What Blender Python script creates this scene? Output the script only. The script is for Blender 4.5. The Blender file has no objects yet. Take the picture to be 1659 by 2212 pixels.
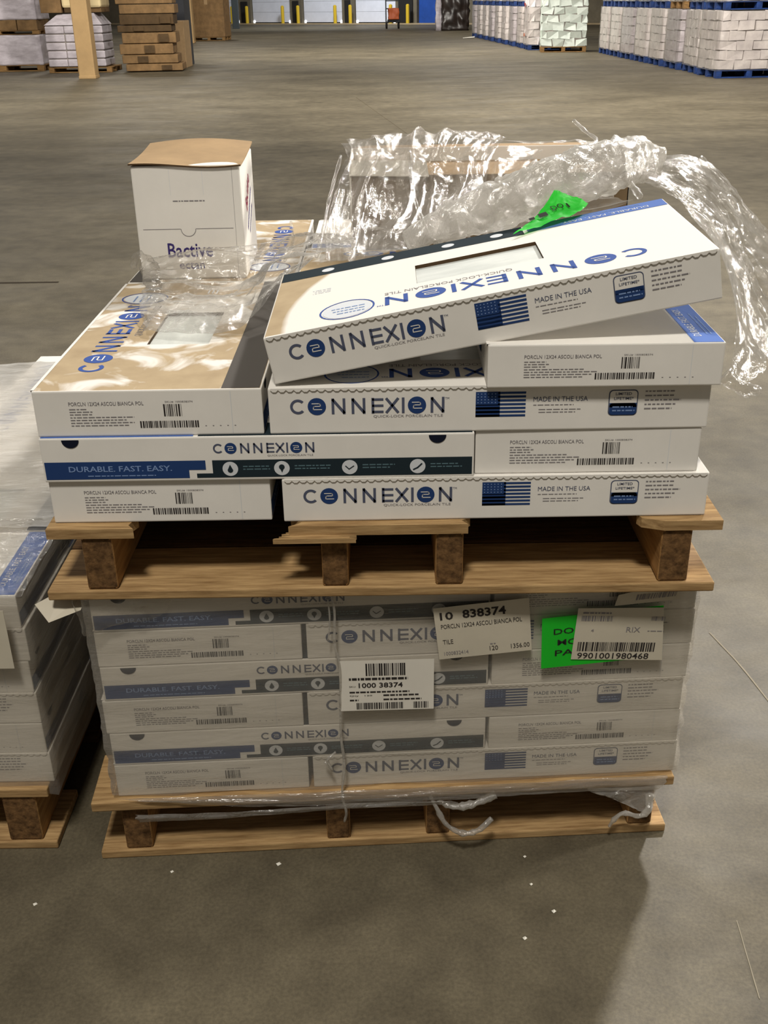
import bpy, bmesh, math, random
from mathutils import Vector, Matrix, Euler, noise
S = bpy.context.scene
COL = S.collection
PI = math.pi
random.seed(7)

# ------------------------------------------------------------------ camera
CAM_F, CAM_P, CAM_Y, CAM_R = 2272.4, 0.454389, -0.00478, -0.016659
CAM_C = Vector((0.50913, -1.42811, 1.37245))
_cy, _sy = math.cos(CAM_Y), math.sin(CAM_Y)
_fw = Vector((_sy*math.cos(CAM_P), _cy*math.cos(CAM_P), -math.sin(CAM_P)))
_r = Vector((_cy, -_sy, 0)); _u = _r.cross(_fw)
_r2 = _r*math.cos(CAM_R) + _u*math.sin(CAM_R)
_u2 = -_r*math.sin(CAM_R) + _u*math.cos(CAM_R)
cd = bpy.data.cameras.new('camera'); cam = bpy.data.objects.new('camera', cd); COL.objects.link(cam)
cd.sensor_fit = 'VERTICAL'; cd.sensor_height = 24; cd.lens = 24*CAM_F/2212
cd.clip_start = 0.05; cd.clip_end = 300
m = Matrix((_r2, _u2, -_fw)).transposed().to_4x4(); m.translation = CAM_C
cam.matrix_world = m
S.camera = cam

# ------------------------------------------------------------------ light
S.view_settings.view_transform = 'Standard'; S.view_settings.look = 'None'
S.view_settings.gamma = 1; S.view_settings.use_curve_mapping = False
S.view_settings.exposure = 0.0
S.cycles.transparent_max_bounces = 32; S.cycles.max_bounces = 8
W = bpy.data.worlds.new('hall'); S.world = W; W.use_nodes = True
W.node_tree.nodes['Background'].inputs[0].default_value = (1.0, 0.94, 0.84, 1)
W.node_tree.nodes['Background'].inputs[1].default_value = 0.135

def lamp(name, loc, target, power, size, color=(1, 0.95, 0.86), sy=None):
    l = bpy.data.lights.new(name, 'AREA'); l.energy = power; l.size = size; l.color = color
    if sy: l.shape = 'RECTANGLE'; l.size_y = sy
    o = bpy.data.objects.new(name, l); COL.objects.link(o); o.location = loc
    o.rotation_euler = (Vector(target)-Vector(loc)).to_track_quat('-Z', 'Y').to_euler()
    return o
lamp('high_bay_lamp', (3.8, 5.8, 6.0), (0.5, 0.4, 0.9), 720, 0.45, (1, 0.97, 0.93))
lamp('fill_lamp_side', (7.3, 2.3, 2.2), (0.5, 0.5, 0.9), 400, 0.6)  # unseen low lamp, added to brighten the right-hand faces
lamp('fill_lamp_front', (-0.1, -3.4, 7.4), (0.5, 0.2, 0.5), 440, 0.9)  # unseen lamp above and behind the camera, added as fill for front faces
for ly in (14, 30, 46):
    for lx in (-7, 4.0):
        lamp('high_bay_lamp_hall', (lx, ly, 8.0), (lx*0.7, ly+1.0, 0), 430, 1.2)
lamp('fill_lamp_dock', (-2, 58, 7.5), (-2, 69, 0.8), 1300, 2.0, (0.9, 0.95, 1.0))  # unseen lamp, added to brighten the dock doors
lamp('fill_lamp_aisle', (2.5, 11, 6.5), (6.4, 22, 0.5), 1450, 1.0)  # unseen lamp, added to brighten the near right row of packs
lamp('fill_lamp_aisle', (-4.0, 14.5, 6.5), (-6.3, 24, 0.5), 520, 1.0)  # another added, unseen lamp, lightening the fronts of the left stacks
lamp('fill_lamp_aisle', (-1.0, 28, 7.0), (5.0, 36, 0.5), 1300, 1.0)  # added, unseen lamp for the far right row

# ------------------------------------------------------------------ materials
def lin(c):
    return tuple(((x/255)/12.92 if x/255 <= 0.04045 else ((x/255+0.055)/1.055)**2.4) for x in c) + (1,)

def mat(name, c, rough=0.6, spec=0.3, var=0.0, scale=20.0, stretch=None, bump=0.0, c2=None, metal=0.0):
    m = bpy.data.materials.new(name); m.use_nodes = True
    nt = m.node_tree; b = nt.nodes['Principled BSDF']
    b.inputs['Roughness'].default_value = rough; b.inputs['Specular IOR Level'].default_value = spec
    b.inputs['Metallic'].default_value = metal
    b.inputs['Base Color'].default_value = lin(c)
    if var or bump or c2:
        tc = nt.nodes.new('ShaderNodeTexCoord'); mp = nt.nodes.new('ShaderNodeMapping')
        nt.links.new(tc.outputs['Object'], mp.inputs[0])
        if stretch: mp.inputs['Scale'].default_value = stretch
        nz = nt.nodes.new('ShaderNodeTexNoise'); nz.inputs['Scale'].default_value = scale
        nz.inputs['Detail'].default_value = 6; nz.inputs['Roughness'].default_value = 0.65
        nt.links.new(mp.outputs[0], nz.inputs['Vector'])
        rp = nt.nodes.new('ShaderNodeValToRGB')
        rp.color_ramp.elements[0].position = 0.3; rp.color_ramp.elements[1].position = 0.7
        if c2 is None:
            c2 = tuple(max(0, x*(1-var)) for x in c)
        rp.color_ramp.elements[0].color = lin(c2); rp.color_ramp.elements[1].color = lin(c)
        nt.links.new(nz.outputs['Fac'], rp.inputs[0]); nt.links.new(rp.outputs[0], b.inputs['Base Color'])
        if bump:
            bp = nt.nodes.new('ShaderNodeBump'); bp.inputs['Strength'].default_value = bump
            bp.inputs['Distance'].default_value = 0.004
            nt.links.new(nz.outputs['Fac'], bp.inputs['Height']); nt.links.new(bp.outputs[0], b.inputs['Normal'])
    return m

M = {}
M['white'] = mat('carton_white', (228, 224, 217), 0.75, 0.12, 0.035, 9)
M['slate'] = mat('print_slate', (82, 87, 106), 0.8, 0.1)
M['blue'] = mat('print_blue', (37, 61, 108), 0.8, 0.1)
M['navy'] = mat('print_navy', (62, 86, 150), 0.8, 0.1)
M['bandblue'] = mat('band_blue', (84, 112, 176), 0.8, 0.1)
M['bandgrey'] = mat('band_dark_grey', (84, 80, 76), 0.8, 0.1)
M['teal'] = mat('print_dark_teal', (33, 44, 50), 0.8, 0.1)
M['tealtext'] = mat('print_teal_lines', (84, 108, 116), 0.8, 0.1)
M['grey'] = mat('print_grey', (128, 124, 126), 0.8, 0.1)
M['ink'] = mat('print_ink', (52, 48, 46), 0.8, 0.1)
M['pale'] = mat('print_pale', (205, 208, 212), 0.8, 0.1)
M['bluetext'] = mat('print_on_blue', (122, 146, 190), 0.8, 0.1)
M['notch'] = mat('notch_dark', (20, 24, 40), 0.8, 0.1)
M['kraft'] = mat('kraft_board', (168, 140, 104), 0.75, 0.2, 0.1, 14)
M['kraftdim'] = mat('kraft_board_dull', (126, 106, 80), 0.8, 0.15, 0.15, 10)
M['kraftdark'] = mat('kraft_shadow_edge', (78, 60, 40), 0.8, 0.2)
M['brown'] = mat('brown_cardboard', (142, 112, 76), 0.75, 0.2, 0.25, 5)
M['browndk'] = mat('brown_cardboard_dark', (92, 72, 48), 0.75, 0.2, 0.25, 5)
M['purple'] = mat('print_indigo', (62, 52, 110), 0.8, 0.1)
M['redprint'] = mat('print_crimson', (160, 50, 84), 0.8, 0.1)
def brown_mat(name, mode):
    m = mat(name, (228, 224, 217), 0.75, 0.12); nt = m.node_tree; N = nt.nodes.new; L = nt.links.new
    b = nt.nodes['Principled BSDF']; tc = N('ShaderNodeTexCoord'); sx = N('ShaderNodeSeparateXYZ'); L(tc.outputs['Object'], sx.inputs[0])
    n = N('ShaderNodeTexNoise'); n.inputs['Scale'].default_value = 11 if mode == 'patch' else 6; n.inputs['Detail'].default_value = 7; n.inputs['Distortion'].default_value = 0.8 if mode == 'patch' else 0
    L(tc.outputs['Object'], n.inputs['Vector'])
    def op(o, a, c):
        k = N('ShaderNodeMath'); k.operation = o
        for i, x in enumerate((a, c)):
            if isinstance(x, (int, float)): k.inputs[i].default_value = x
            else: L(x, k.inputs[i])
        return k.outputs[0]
    if mode == 'patch':       # brown with white patches, whiter beside the lettering and round the window
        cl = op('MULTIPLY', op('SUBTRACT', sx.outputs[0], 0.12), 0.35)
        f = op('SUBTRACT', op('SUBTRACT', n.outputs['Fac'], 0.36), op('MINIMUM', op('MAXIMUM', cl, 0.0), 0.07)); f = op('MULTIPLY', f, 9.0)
    else:                     # brown at one end, with a curved edge
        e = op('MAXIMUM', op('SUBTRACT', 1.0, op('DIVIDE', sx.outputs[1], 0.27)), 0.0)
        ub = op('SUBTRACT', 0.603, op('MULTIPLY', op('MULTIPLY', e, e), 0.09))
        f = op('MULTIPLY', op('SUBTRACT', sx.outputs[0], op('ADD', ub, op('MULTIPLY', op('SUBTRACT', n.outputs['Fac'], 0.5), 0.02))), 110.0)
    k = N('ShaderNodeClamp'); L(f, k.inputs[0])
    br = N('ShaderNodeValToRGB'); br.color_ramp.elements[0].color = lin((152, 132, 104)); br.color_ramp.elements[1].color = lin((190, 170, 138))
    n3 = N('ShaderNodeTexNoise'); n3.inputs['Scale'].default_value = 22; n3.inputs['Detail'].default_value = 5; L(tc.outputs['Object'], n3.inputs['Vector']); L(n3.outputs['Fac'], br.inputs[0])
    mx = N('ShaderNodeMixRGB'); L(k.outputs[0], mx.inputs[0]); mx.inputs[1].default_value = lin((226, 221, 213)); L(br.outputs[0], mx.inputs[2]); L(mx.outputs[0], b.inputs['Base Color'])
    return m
M['brown_patchy'] = brown_mat('carton_brown_patchy', 'patch'); M['brown_end'] = brown_mat('carton_brown_end', 'end')
M['tile'] = mat('tile_marble', (232, 235, 230), 0.35, 0.25, c2=(196, 200, 196), scale=7, stretch=(1, 3, 1))
M['wood'] = mat('pallet_wood', (186, 154, 108), 0.7, 0.25, c2=(126, 96, 60), scale=9, stretch=(1.2, 14, 14), bump=0.25)
M['woody'] = mat('pallet_wood_lengthwise', (192, 150, 96), 0.7, 0.25, c2=(134, 96, 54), scale=7, stretch=(14, 1.2, 14), bump=0.25)
M['woodgrey'] = mat('pallet_wood_weathered', (160, 124, 78), 0.75, 0.2, c2=(98, 74, 46), scale=7, stretch=(1.2, 14, 14), bump=0.3)
M['woodshade'] = mat('pallet_wood_shaded', (104, 78, 50), 0.8, 0.15, c2=(58, 42, 27), scale=9, stretch=(1.2, 14, 14), bump=0.25)  # inner boards: the shade between the decks is put into the wood colour
M['endgrain'] = mat('pallet_end_grain', (128, 96, 62), 0.85, 0.1, c2=(66, 47, 30), scale=90, bump=0.5)
M['paper'] = mat('label_paper', (222, 217, 206), 0.6, 0.3, 0.04, 8)
M['paperdull'] = mat('label_paper_under_film', (198, 190, 172), 0.55, 0.3, 0.06, 8)
M['bluepallet'] = mat('pallet_blue', (38, 68, 132), 0.6, 0.3, 0.45, 6)
M['pack'] = mat('pack_white', (234, 227, 226), 0.45, 0.4, c2=(196, 188, 190), scale=4)
M['packgreen'] = mat('pack_pale_green', (214, 222, 214), 0.45, 0.4, c2=(188, 198, 190), scale=4)
M['packlilac'] = mat('pack_lilac', (214, 206, 214), 0.3, 0.5, c2=(166, 158, 164), scale=3, stretch=(1, 1, 3))
M['packgap'] = mat('pack_gap', (146, 139, 134), 0.8, 0.1)
M['post'] = mat('post_tan', (176, 146, 104), 0.7, 0.2, 0.1, 3)
M['steel'] = mat('column_dark', (52, 58, 60), 0.6, 0.3)
M['doorwhite'] = mat('dock_door_white', (224, 226, 236), 0.5, 0.3, 0.05, 2)
M['wallgrey'] = mat('dock_wall', (112, 104, 88), 0.8, 0.2, 0.15, 2)
M['sill'] = mat('dock_sill', (176, 156, 124), 0.8, 0.2, 0.1, 2)
M['yellow'] = mat('bollard_yellow', (206, 172, 40), 0.6, 0.3)
M['doorblue'] = mat('door_blue', (32, 74, 156), 0.6, 0.3, 0.15, 2)
M['bumper'] = mat('rubber_black', (38, 36, 34), 0.8, 0.2)
M['orange'] = mat('cart_orange', (190, 96, 56), 0.5, 0.4)
M['cream'] = mat('cream_panel', (226, 206, 160), 0.6, 0.2)
M['blackfilm'] = mat('black_film', (48, 38, 34), 0.3, 0.5, 0.4, 3, bump=0.5)
M['plastic'] = mat('dark_plastic', (44, 46, 52), 0.6, 0.3)
M['chip'] = mat('white_chip', (232, 228, 216), 0.6, 0.3)
M['red'] = mat('red_tag', (150, 44, 34), 0.6, 0.3)
M['joint'] = mat('joint_dark', (58, 51, 42), 0.9, 0.1)
M['jointpale'] = mat('joint_worn', (84, 76, 62), 0.9, 0.1)
M['scratch'] = mat('scratch_pale', (140, 132, 116), 0.8, 0.1)
m = bpy.data.materials.new('daylight'); m.use_nodes = True; m.node_tree.nodes.clear()
_e = m.node_tree.nodes.new('ShaderNodeEmission'); _e.inputs[1].default_value = 4
_o = m.node_tree.nodes.new('ShaderNodeOutputMaterial'); m.node_tree.links.new(_e.outputs[0], _o.inputs[0]); M['daylight'] = m

def green_mat():
    m = bpy.data.materials.new('fluorescent_green_paper'); m.use_nodes = True; nt = m.node_tree
    b = nt.nodes['Principled BSDF']; b.inputs['Base Color'].default_value = lin((36, 214, 52)); b.inputs['Roughness'].default_value = 0.5
    t = nt.nodes.new('ShaderNodeBsdfTranslucent'); t.inputs[0].default_value = lin((60, 235, 70))
    mx = nt.nodes.new('ShaderNodeMixShader'); mx.inputs[0].default_value = 0.4
    nt.links.new(b.outputs[0], mx.inputs[1]); nt.links.new(t.outputs[0], mx.inputs[2])
    nt.links.new(mx.outputs[0], nt.nodes['Material Output'].inputs[0]); return m
M['green'] = green_mat()

def film_mat(name, base, haze, tint=(0.93, 0.92, 0.9), wr=26, bump=0.9, stretch=(1, 1, 1), dapple=0.0, rough=0.12):
    m = bpy.data.materials.new(name); m.use_nodes = True; nt = m.node_tree; N = nt.nodes.new; L = nt.links.new
    nt.nodes.clear(); out = N('ShaderNodeOutputMaterial')
    tc = N('ShaderNodeTexCoord'); mp = N('ShaderNodeMapping'); mp.inputs['Scale'].default_value = stretch
    L(tc.outputs['Object'], mp.inputs[0])
    n1 = N('ShaderNodeTexNoise'); n1.inputs['Scale'].default_value = wr; n1.inputs['Detail'].default_value = 5
    n1.inputs['Distortion'].default_value = 1.2; n1.inputs['Roughness'].default_value = 0.6
    L(mp.outputs[0], n1.inputs['Vector'])
    bp = N('ShaderNodeBump'); bp.inputs['Strength'].default_value = bump; bp.inputs['Distance'].default_value = 0.012
    L(n1.outputs['Fac'], bp.inputs['Height'])
    tr = N('ShaderNodeBsdfTransparent')
    n2 = N('ShaderNodeTexNoise'); n2.inputs['Scale'].default_value = 9; n2.inputs['Detail'].default_value = 4
    L(mp.outputs[0], n2.inputs['Vector'])
    rp = N('ShaderNodeValToRGB'); rp.color_ramp.elements[0].position = 0.42; rp.color_ramp.elements[1].position = 0.58
    d = 1-dapple  # noise-darkened patches in the film tint, put in for dappled shade
    rp.color_ramp.elements[0].color = (tint[0]*d, tint[1]*d, tint[2]*d, 1); rp.color_ramp.elements[1].color = tint+(1,)
    L(n2.outputs['Fac'], rp.inputs[0]); L(rp.outputs[0], tr.inputs[0])
    gl = N('ShaderNodeBsdfGlossy'); gl.inputs['Roughness'].default_value = rough; L(bp.outputs[0], gl.inputs['Normal'])
    df = N('ShaderNodeBsdfDiffuse'); df.inputs[0].default_value = (0.78, 0.75, 0.7, 1); L(bp.outputs[0], df.inputs['Normal'])
    tl = N('ShaderNodeBsdfTranslucent'); tl.inputs[0].default_value = (0.8, 0.77, 0.72, 1); L(bp.outputs[0], tl.inputs['Normal'])
    md = N('ShaderNodeMixShader'); md.inputs[0].default_value = 0.5; L(df.outputs[0], md.inputs[1]); L(tl.outputs[0], md.inputs[2])
    mg = N('ShaderNodeMixShader'); mg.inputs[0].default_value = haze; L(gl.outputs[0], mg.inputs[1]); L(md.outputs[0], mg.inputs[2])
    lw = N('ShaderNodeLayerWeight'); lw.inputs[0].default_value = 0.35; L(bp.outputs[0], lw.inputs['Normal'])
    mr = N('ShaderNodeMapRange'); mr.inputs['To Min'].default_value = base; mr.inputs['To Max'].default_value = min(1, base+0.55)
    L(lw.outputs['Facing'], mr.inputs['Value'])
    mx = N('ShaderNodeMixShader'); L(mr.outputs[0], mx.inputs[0]); L(tr.outputs[0], mx.inputs[1]); L(mg.outputs[0], mx.inputs[2])
    L(mx.outputs[0], out.inputs[0]); return m
M['film'] = film_mat('stretch_film_loose', 0.07, 0.35, bump=0.4, rough=0.16, wr=38)
M['filmthick'] = film_mat('stretch_film_bunched', 0.42, 0.7, bump=0.7, wr=30, rough=0.22)
M['filmtight'] = film_mat('stretch_film_tight', 0.17, 0.75, tint=(0.88, 0.86, 0.82), wr=8, bump=0.35, stretch=(1, 1, 7), rough=0.22)
M['filmhem'] = film_mat('stretch_film_hem', 0.34, 0.7, tint=(0.88, 0.86, 0.82), wr=10, bump=0.6, stretch=(0.5, 1, 8), rough=0.2)
M['filmcloud'] = film_mat('stretch_film_cloudy', 0.5, 0.85, tint=(0.85, 0.83, 0.8), wr=7, bump=0.5, stretch=(0.6, 5, 1), rough=0.3, dapple=0.3)
M['filmfar'] = film_mat('stretch_film_far', 0.10, 0.3, wr=4, bump=1.0, stretch=(1, 1, 2), rough=0.25)
M['filmover'] = film_mat('stretch_film_over_cartons', 0.2, 0.5, bump=0.5, dapple=0.2, rough=0.18, wr=38)

def floor_mat():
    m = bpy.data.materials.new('concrete_floor'); m.use_nodes = True; nt = m.node_tree; N = nt.nodes.new; L = nt.links.new
    b = nt.nodes['Principled BSDF']; tc = N('ShaderNodeTexCoord')
    def nz(scale, detail, st=None):
        n = N('ShaderNodeTexNoise'); n.inputs['Scale'].default_value = scale; n.inputs['Detail'].default_value = detail
        n.inputs['Roughness'].default_value = 0.62
        if st:
            mp = N('ShaderNodeMapping'); mp.inputs['Scale'].default_value = st; L(tc.outputs['Object'], mp.inputs[0]); L(mp.outputs[0], n.inputs['Vector'])
        else: L(tc.outputs['Object'], n.inputs['Vector'])
        return n
    def ramp(n, p0, c0, p1, c1):
        r = N('ShaderNodeValToRGB'); r.color_ramp.elements[0].position = p0; r.color_ramp.elements[1].position = p1
        r.color_ramp.elements[0].color = c0; r.color_ramp.elements[1].color = c1; L(n.outputs['Fac'], r.inputs[0]); return r
    def mix(a, c, mode, f):
        x = N('ShaderNodeMixRGB'); x.blend_type = mode; x.inputs[0].default_value = f; L(a, x.inputs[1]); L(c, x.inputs[2]); return x.outputs[0]
    big = ramp(nz(0.7, 7, (1, 1.25, 1)), 0.32, lin((78, 71, 56)), 0.68, lin((108, 100, 83)))
    mid = ramp(nz(8, 9), 0.3, (0.68, 0.67, 0.66, 1), 0.72, (1.18, 1.18, 1.16, 1))
    fine = ramp(nz(160, 4), 0.3, (0.72, 0.72, 0.72, 1), 0.7, (1.18, 1.17, 1.15, 1))
    stain = ramp(nz(1.3, 6, (1, 1.6, 1)), 0.60, (1, 1, 1, 1), 0.78, (0.66, 0.64, 0.6, 1))
    c = mix(big.outputs[0], mid.outputs[0], 'MULTIPLY', 1.0)
    c = mix(c, fine.outputs[0], 'MULTIPLY', 0.9); c = mix(c, stain.outputs[0], 'MULTIPLY', 1.0)
    L(c, b.inputs['Base Color'])
    rr = ramp(nz(1.1, 5, (1, 2, 1)), 0.3, (0.46, 0.46, 0.46, 1), 0.7, (0.68, 0.68, 0.68, 1))
    L(rr.outputs[0], b.inputs['Roughness']); b.inputs['Specular IOR Level'].default_value = 0.3
    bp = N('ShaderNodeBump'); bp.inputs['Strength'].default_value = 0.15; bp.inputs['Distance'].default_value = 0.003
    n4 = nz(60, 5); L(n4.outputs['Fac'], bp.inputs['Height']); L(bp.outputs[0], b.inputs['Normal'])
    return m
M['floor'] = floor_mat()

# ------------------------------------------------------------------ mesh helpers
class MB:
    def __init__(s): s.v = []; s.f = []; s.mi = []; s.ms = []
    def m(s, name):
        if name not in s.ms: s.ms.append(name)
        return s.ms.index(name)
    def add(s, vs, fs, mn):
        o = len(s.v); s.v += [tuple(p) for p in vs]; i = s.m(mn)
        for f in fs: s.f.append(tuple(k+o for k in f)); s.mi.append(i)
    def poly(s, pts, mn): s.add(pts, [tuple(range(len(pts)))], mn)
    def box(s, a, b, mn, T=None, ends=None, jit=0.0, rnd=None):
        (x0, y0, z0), (x1, y1, z1) = a, b
        vs = [Vector(p) for p in ((x0, y0, z0), (x1, y0, z0), (x1, y1, z0), (x0, y1, z0), (x0, y0, z1), (x1, y0, z1), (x1, y1, z1), (x0, y1, z1))]
        if jit: vs = [v+Vector((rnd.uniform(-jit, jit), rnd.uniform(-jit, jit), rnd.uniform(-jit, jit))) for v in vs]
        if T: vs = [T @ v for v in vs]
        fs = [(0, 3, 2, 1), (4, 5, 6, 7), (0, 1, 5, 4), (1, 2, 6, 5), (2, 3, 7, 6), (3, 0, 4, 7)]
        o = len(s.v); s.v += [tuple(v) for v in vs]
        for k, f in enumerate(fs):
            mm = mn
            if ends and k in ends[0]: mm = ends[1]
            s.f.append(tuple(q+o for q in f)); s.mi.append(s.m(mm))
    def rbox(s, a, b, mn, r=0.003, seg=2, ends=None, T=None):
        """box with rounded edges; ends = (axis, material) for the two faces across that axis"""
        bm = bmesh.new(); bmesh.ops.create_cube(bm, size=1)
        A, B = Vector(a), Vector(b); c = (A+B)/2; d = B-A
        for v in bm.verts: v.co = Vector((v.co.x*d.x, v.co.y*d.y, v.co.z*d.z))+c
        bmesh.ops.bevel(bm, geom=bm.edges[:], offset=min(r, min(d)*0.45), segments=seg, profile=0.5, affect='EDGES')
        bm.normal_update(); bm.verts.index_update(); o = len(s.v)
        s.v += [tuple((T @ v.co) if T else v.co) for v in bm.verts]
        for f in bm.faces:
            mm = mn
            if ends and abs(f.normal[ends[0]]) > 0.9: mm = ends[1]
            s.f.append(tuple(v.index+o for v in f.verts)); s.mi.append(s.m(mm))
        bm.free()
    def tube(s, pts, rad, mn, n=8, nz=0.0, seed=0):
        pts = [Vector(p) for p in pts]; rr = rad if isinstance(rad, (list, tuple)) else [rad]*len(pts)
        o = len(s.v); i = s.m(mn); up = Vector((0.13, 0.2, 1)).normalized()
        for k, p in enumerate(pts):
            d = (pts[min(k+1, len(pts)-1)]-pts[max(k-1, 0)]).normalized()
            a = d.cross(up)
            if a.length < 1e-4: a = d.cross(Vector((1, 0, 0)))
            a.normalize(); b = a.cross(d)
            for j in range(n):
                t = 2*PI*j/n; q = p+(a*math.cos(t)+b*math.sin(t))*rr[k]
                if nz:
                    w = noise.noise(q*38+Vector((seed, 0, 0)))*0.6+noise.noise(q*90+Vector((0, seed, 0)))*0.35
                    q = p+(q-p)*(1+nz*w)
                s.v.append(tuple(q))
        for k in range(len(pts)-1):
            for j in range(n):
                s.f.append((o+k*n+j, o+k*n+(j+1) % n, o+(k+1)*n+(j+1) % n, o+(k+1)*n+j)); s.mi.append(i)
        s.f.append(tuple(o+j for j in range(n))[::-1]); s.mi.append(i)
        s.f.append(tuple(o+(len(pts)-1)*n+j for j in range(n))); s.mi.append(i)
    def mesh(s, name, smooth=False):
        me = bpy.data.meshes.new(name); me.from_pydata(s.v, [], s.f)
        for n in s.ms: me.materials.append(M[n])
        me.polygons.foreach_set('material_index', s.mi)
        if smooth: me.polygons.foreach_set('use_smooth', [True]*len(s.f))
        me.update(); return me
    def build(s, name, parent=None, smooth=False, loc=None, rz=0):
        return obj(name, s.mesh(name, smooth), parent, loc, rz)

def obj(name, me, parent=None, loc=None, rz=0):
    o = bpy.data.objects.new(name, me); COL.objects.link(o)
    if loc: o.location = loc
    if rz: o.rotation_euler = (0, 0, rz)
    if parent: o.parent = parent
    return o
def tag(o, label, cat, group=None, kind=None):
    o['label'] = label; o['category'] = cat
    if group: o['group'] = group
    if kind: o['kind'] = kind
    return o
def thing(name, label, cat, loc=(0, 0, 0), rz=0, group=None):
    o = bpy.data.objects.new(name, None); o.empty_display_size = 0.05; COL.objects.link(o); o.location = loc; o.rotation_euler = (0, 0, rz)
    return tag(o, label, cat, group)
def struct(o): o['kind'] = 'structure'; return o
def copy_tree(root, loc=None, rot=None, label=None, group=None, scale=None):
    r = root.copy(); COL.objects.link(r)
    if loc is not None: r.location = loc
    if rot is not None: r.rotation_euler = rot
    if scale is not None: r.scale = scale
    if label: r['label'] = label
    if group: r['group'] = group
    for ch in root.children:
        c = ch.copy(); COL.objects.link(c); c.parent = r
        for g in ch.children:
            d = g.copy(); COL.objects.link(d); d.parent = c
    return r

# ---- lettering
_tc = {}
def text_geo(st, bold=0.0):
    k = (st, bold)
    if k in _tc: return _tc[k]
    cu = bpy.data.curves.new('t', 'FONT'); cu.body = st; cu.size = 1; cu.resolution_u = 2; cu.fill_mode = 'FRONT'; cu.offset = bold
    o = bpy.data.objects.new('t', cu); COL.objects.link(o)
    dg = bpy.context.evaluated_depsgraph_get(); me = bpy.data.meshes.new_from_object(o.evaluated_get(dg))
    vs = [(v.co.x, v.co.y) for v in me.vertices]; fs = [tuple(p.vertices) for p in me.polygons]
    bpy.data.objects.remove(o); bpy.data.curves.remove(cu); bpy.data.meshes.remove(me)
    x0 = min(v[0] for v in vs); x1 = max(v[0] for v in vs); y0 = min(v[1] for v in vs); y1 = max(v[1] for v in vs)
    vs = [((x-x0), (y-y0)) for x, y in vs]
    _tc[k] = (vs, fs, x1-x0, y1-y0); return _tc[k]

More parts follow.
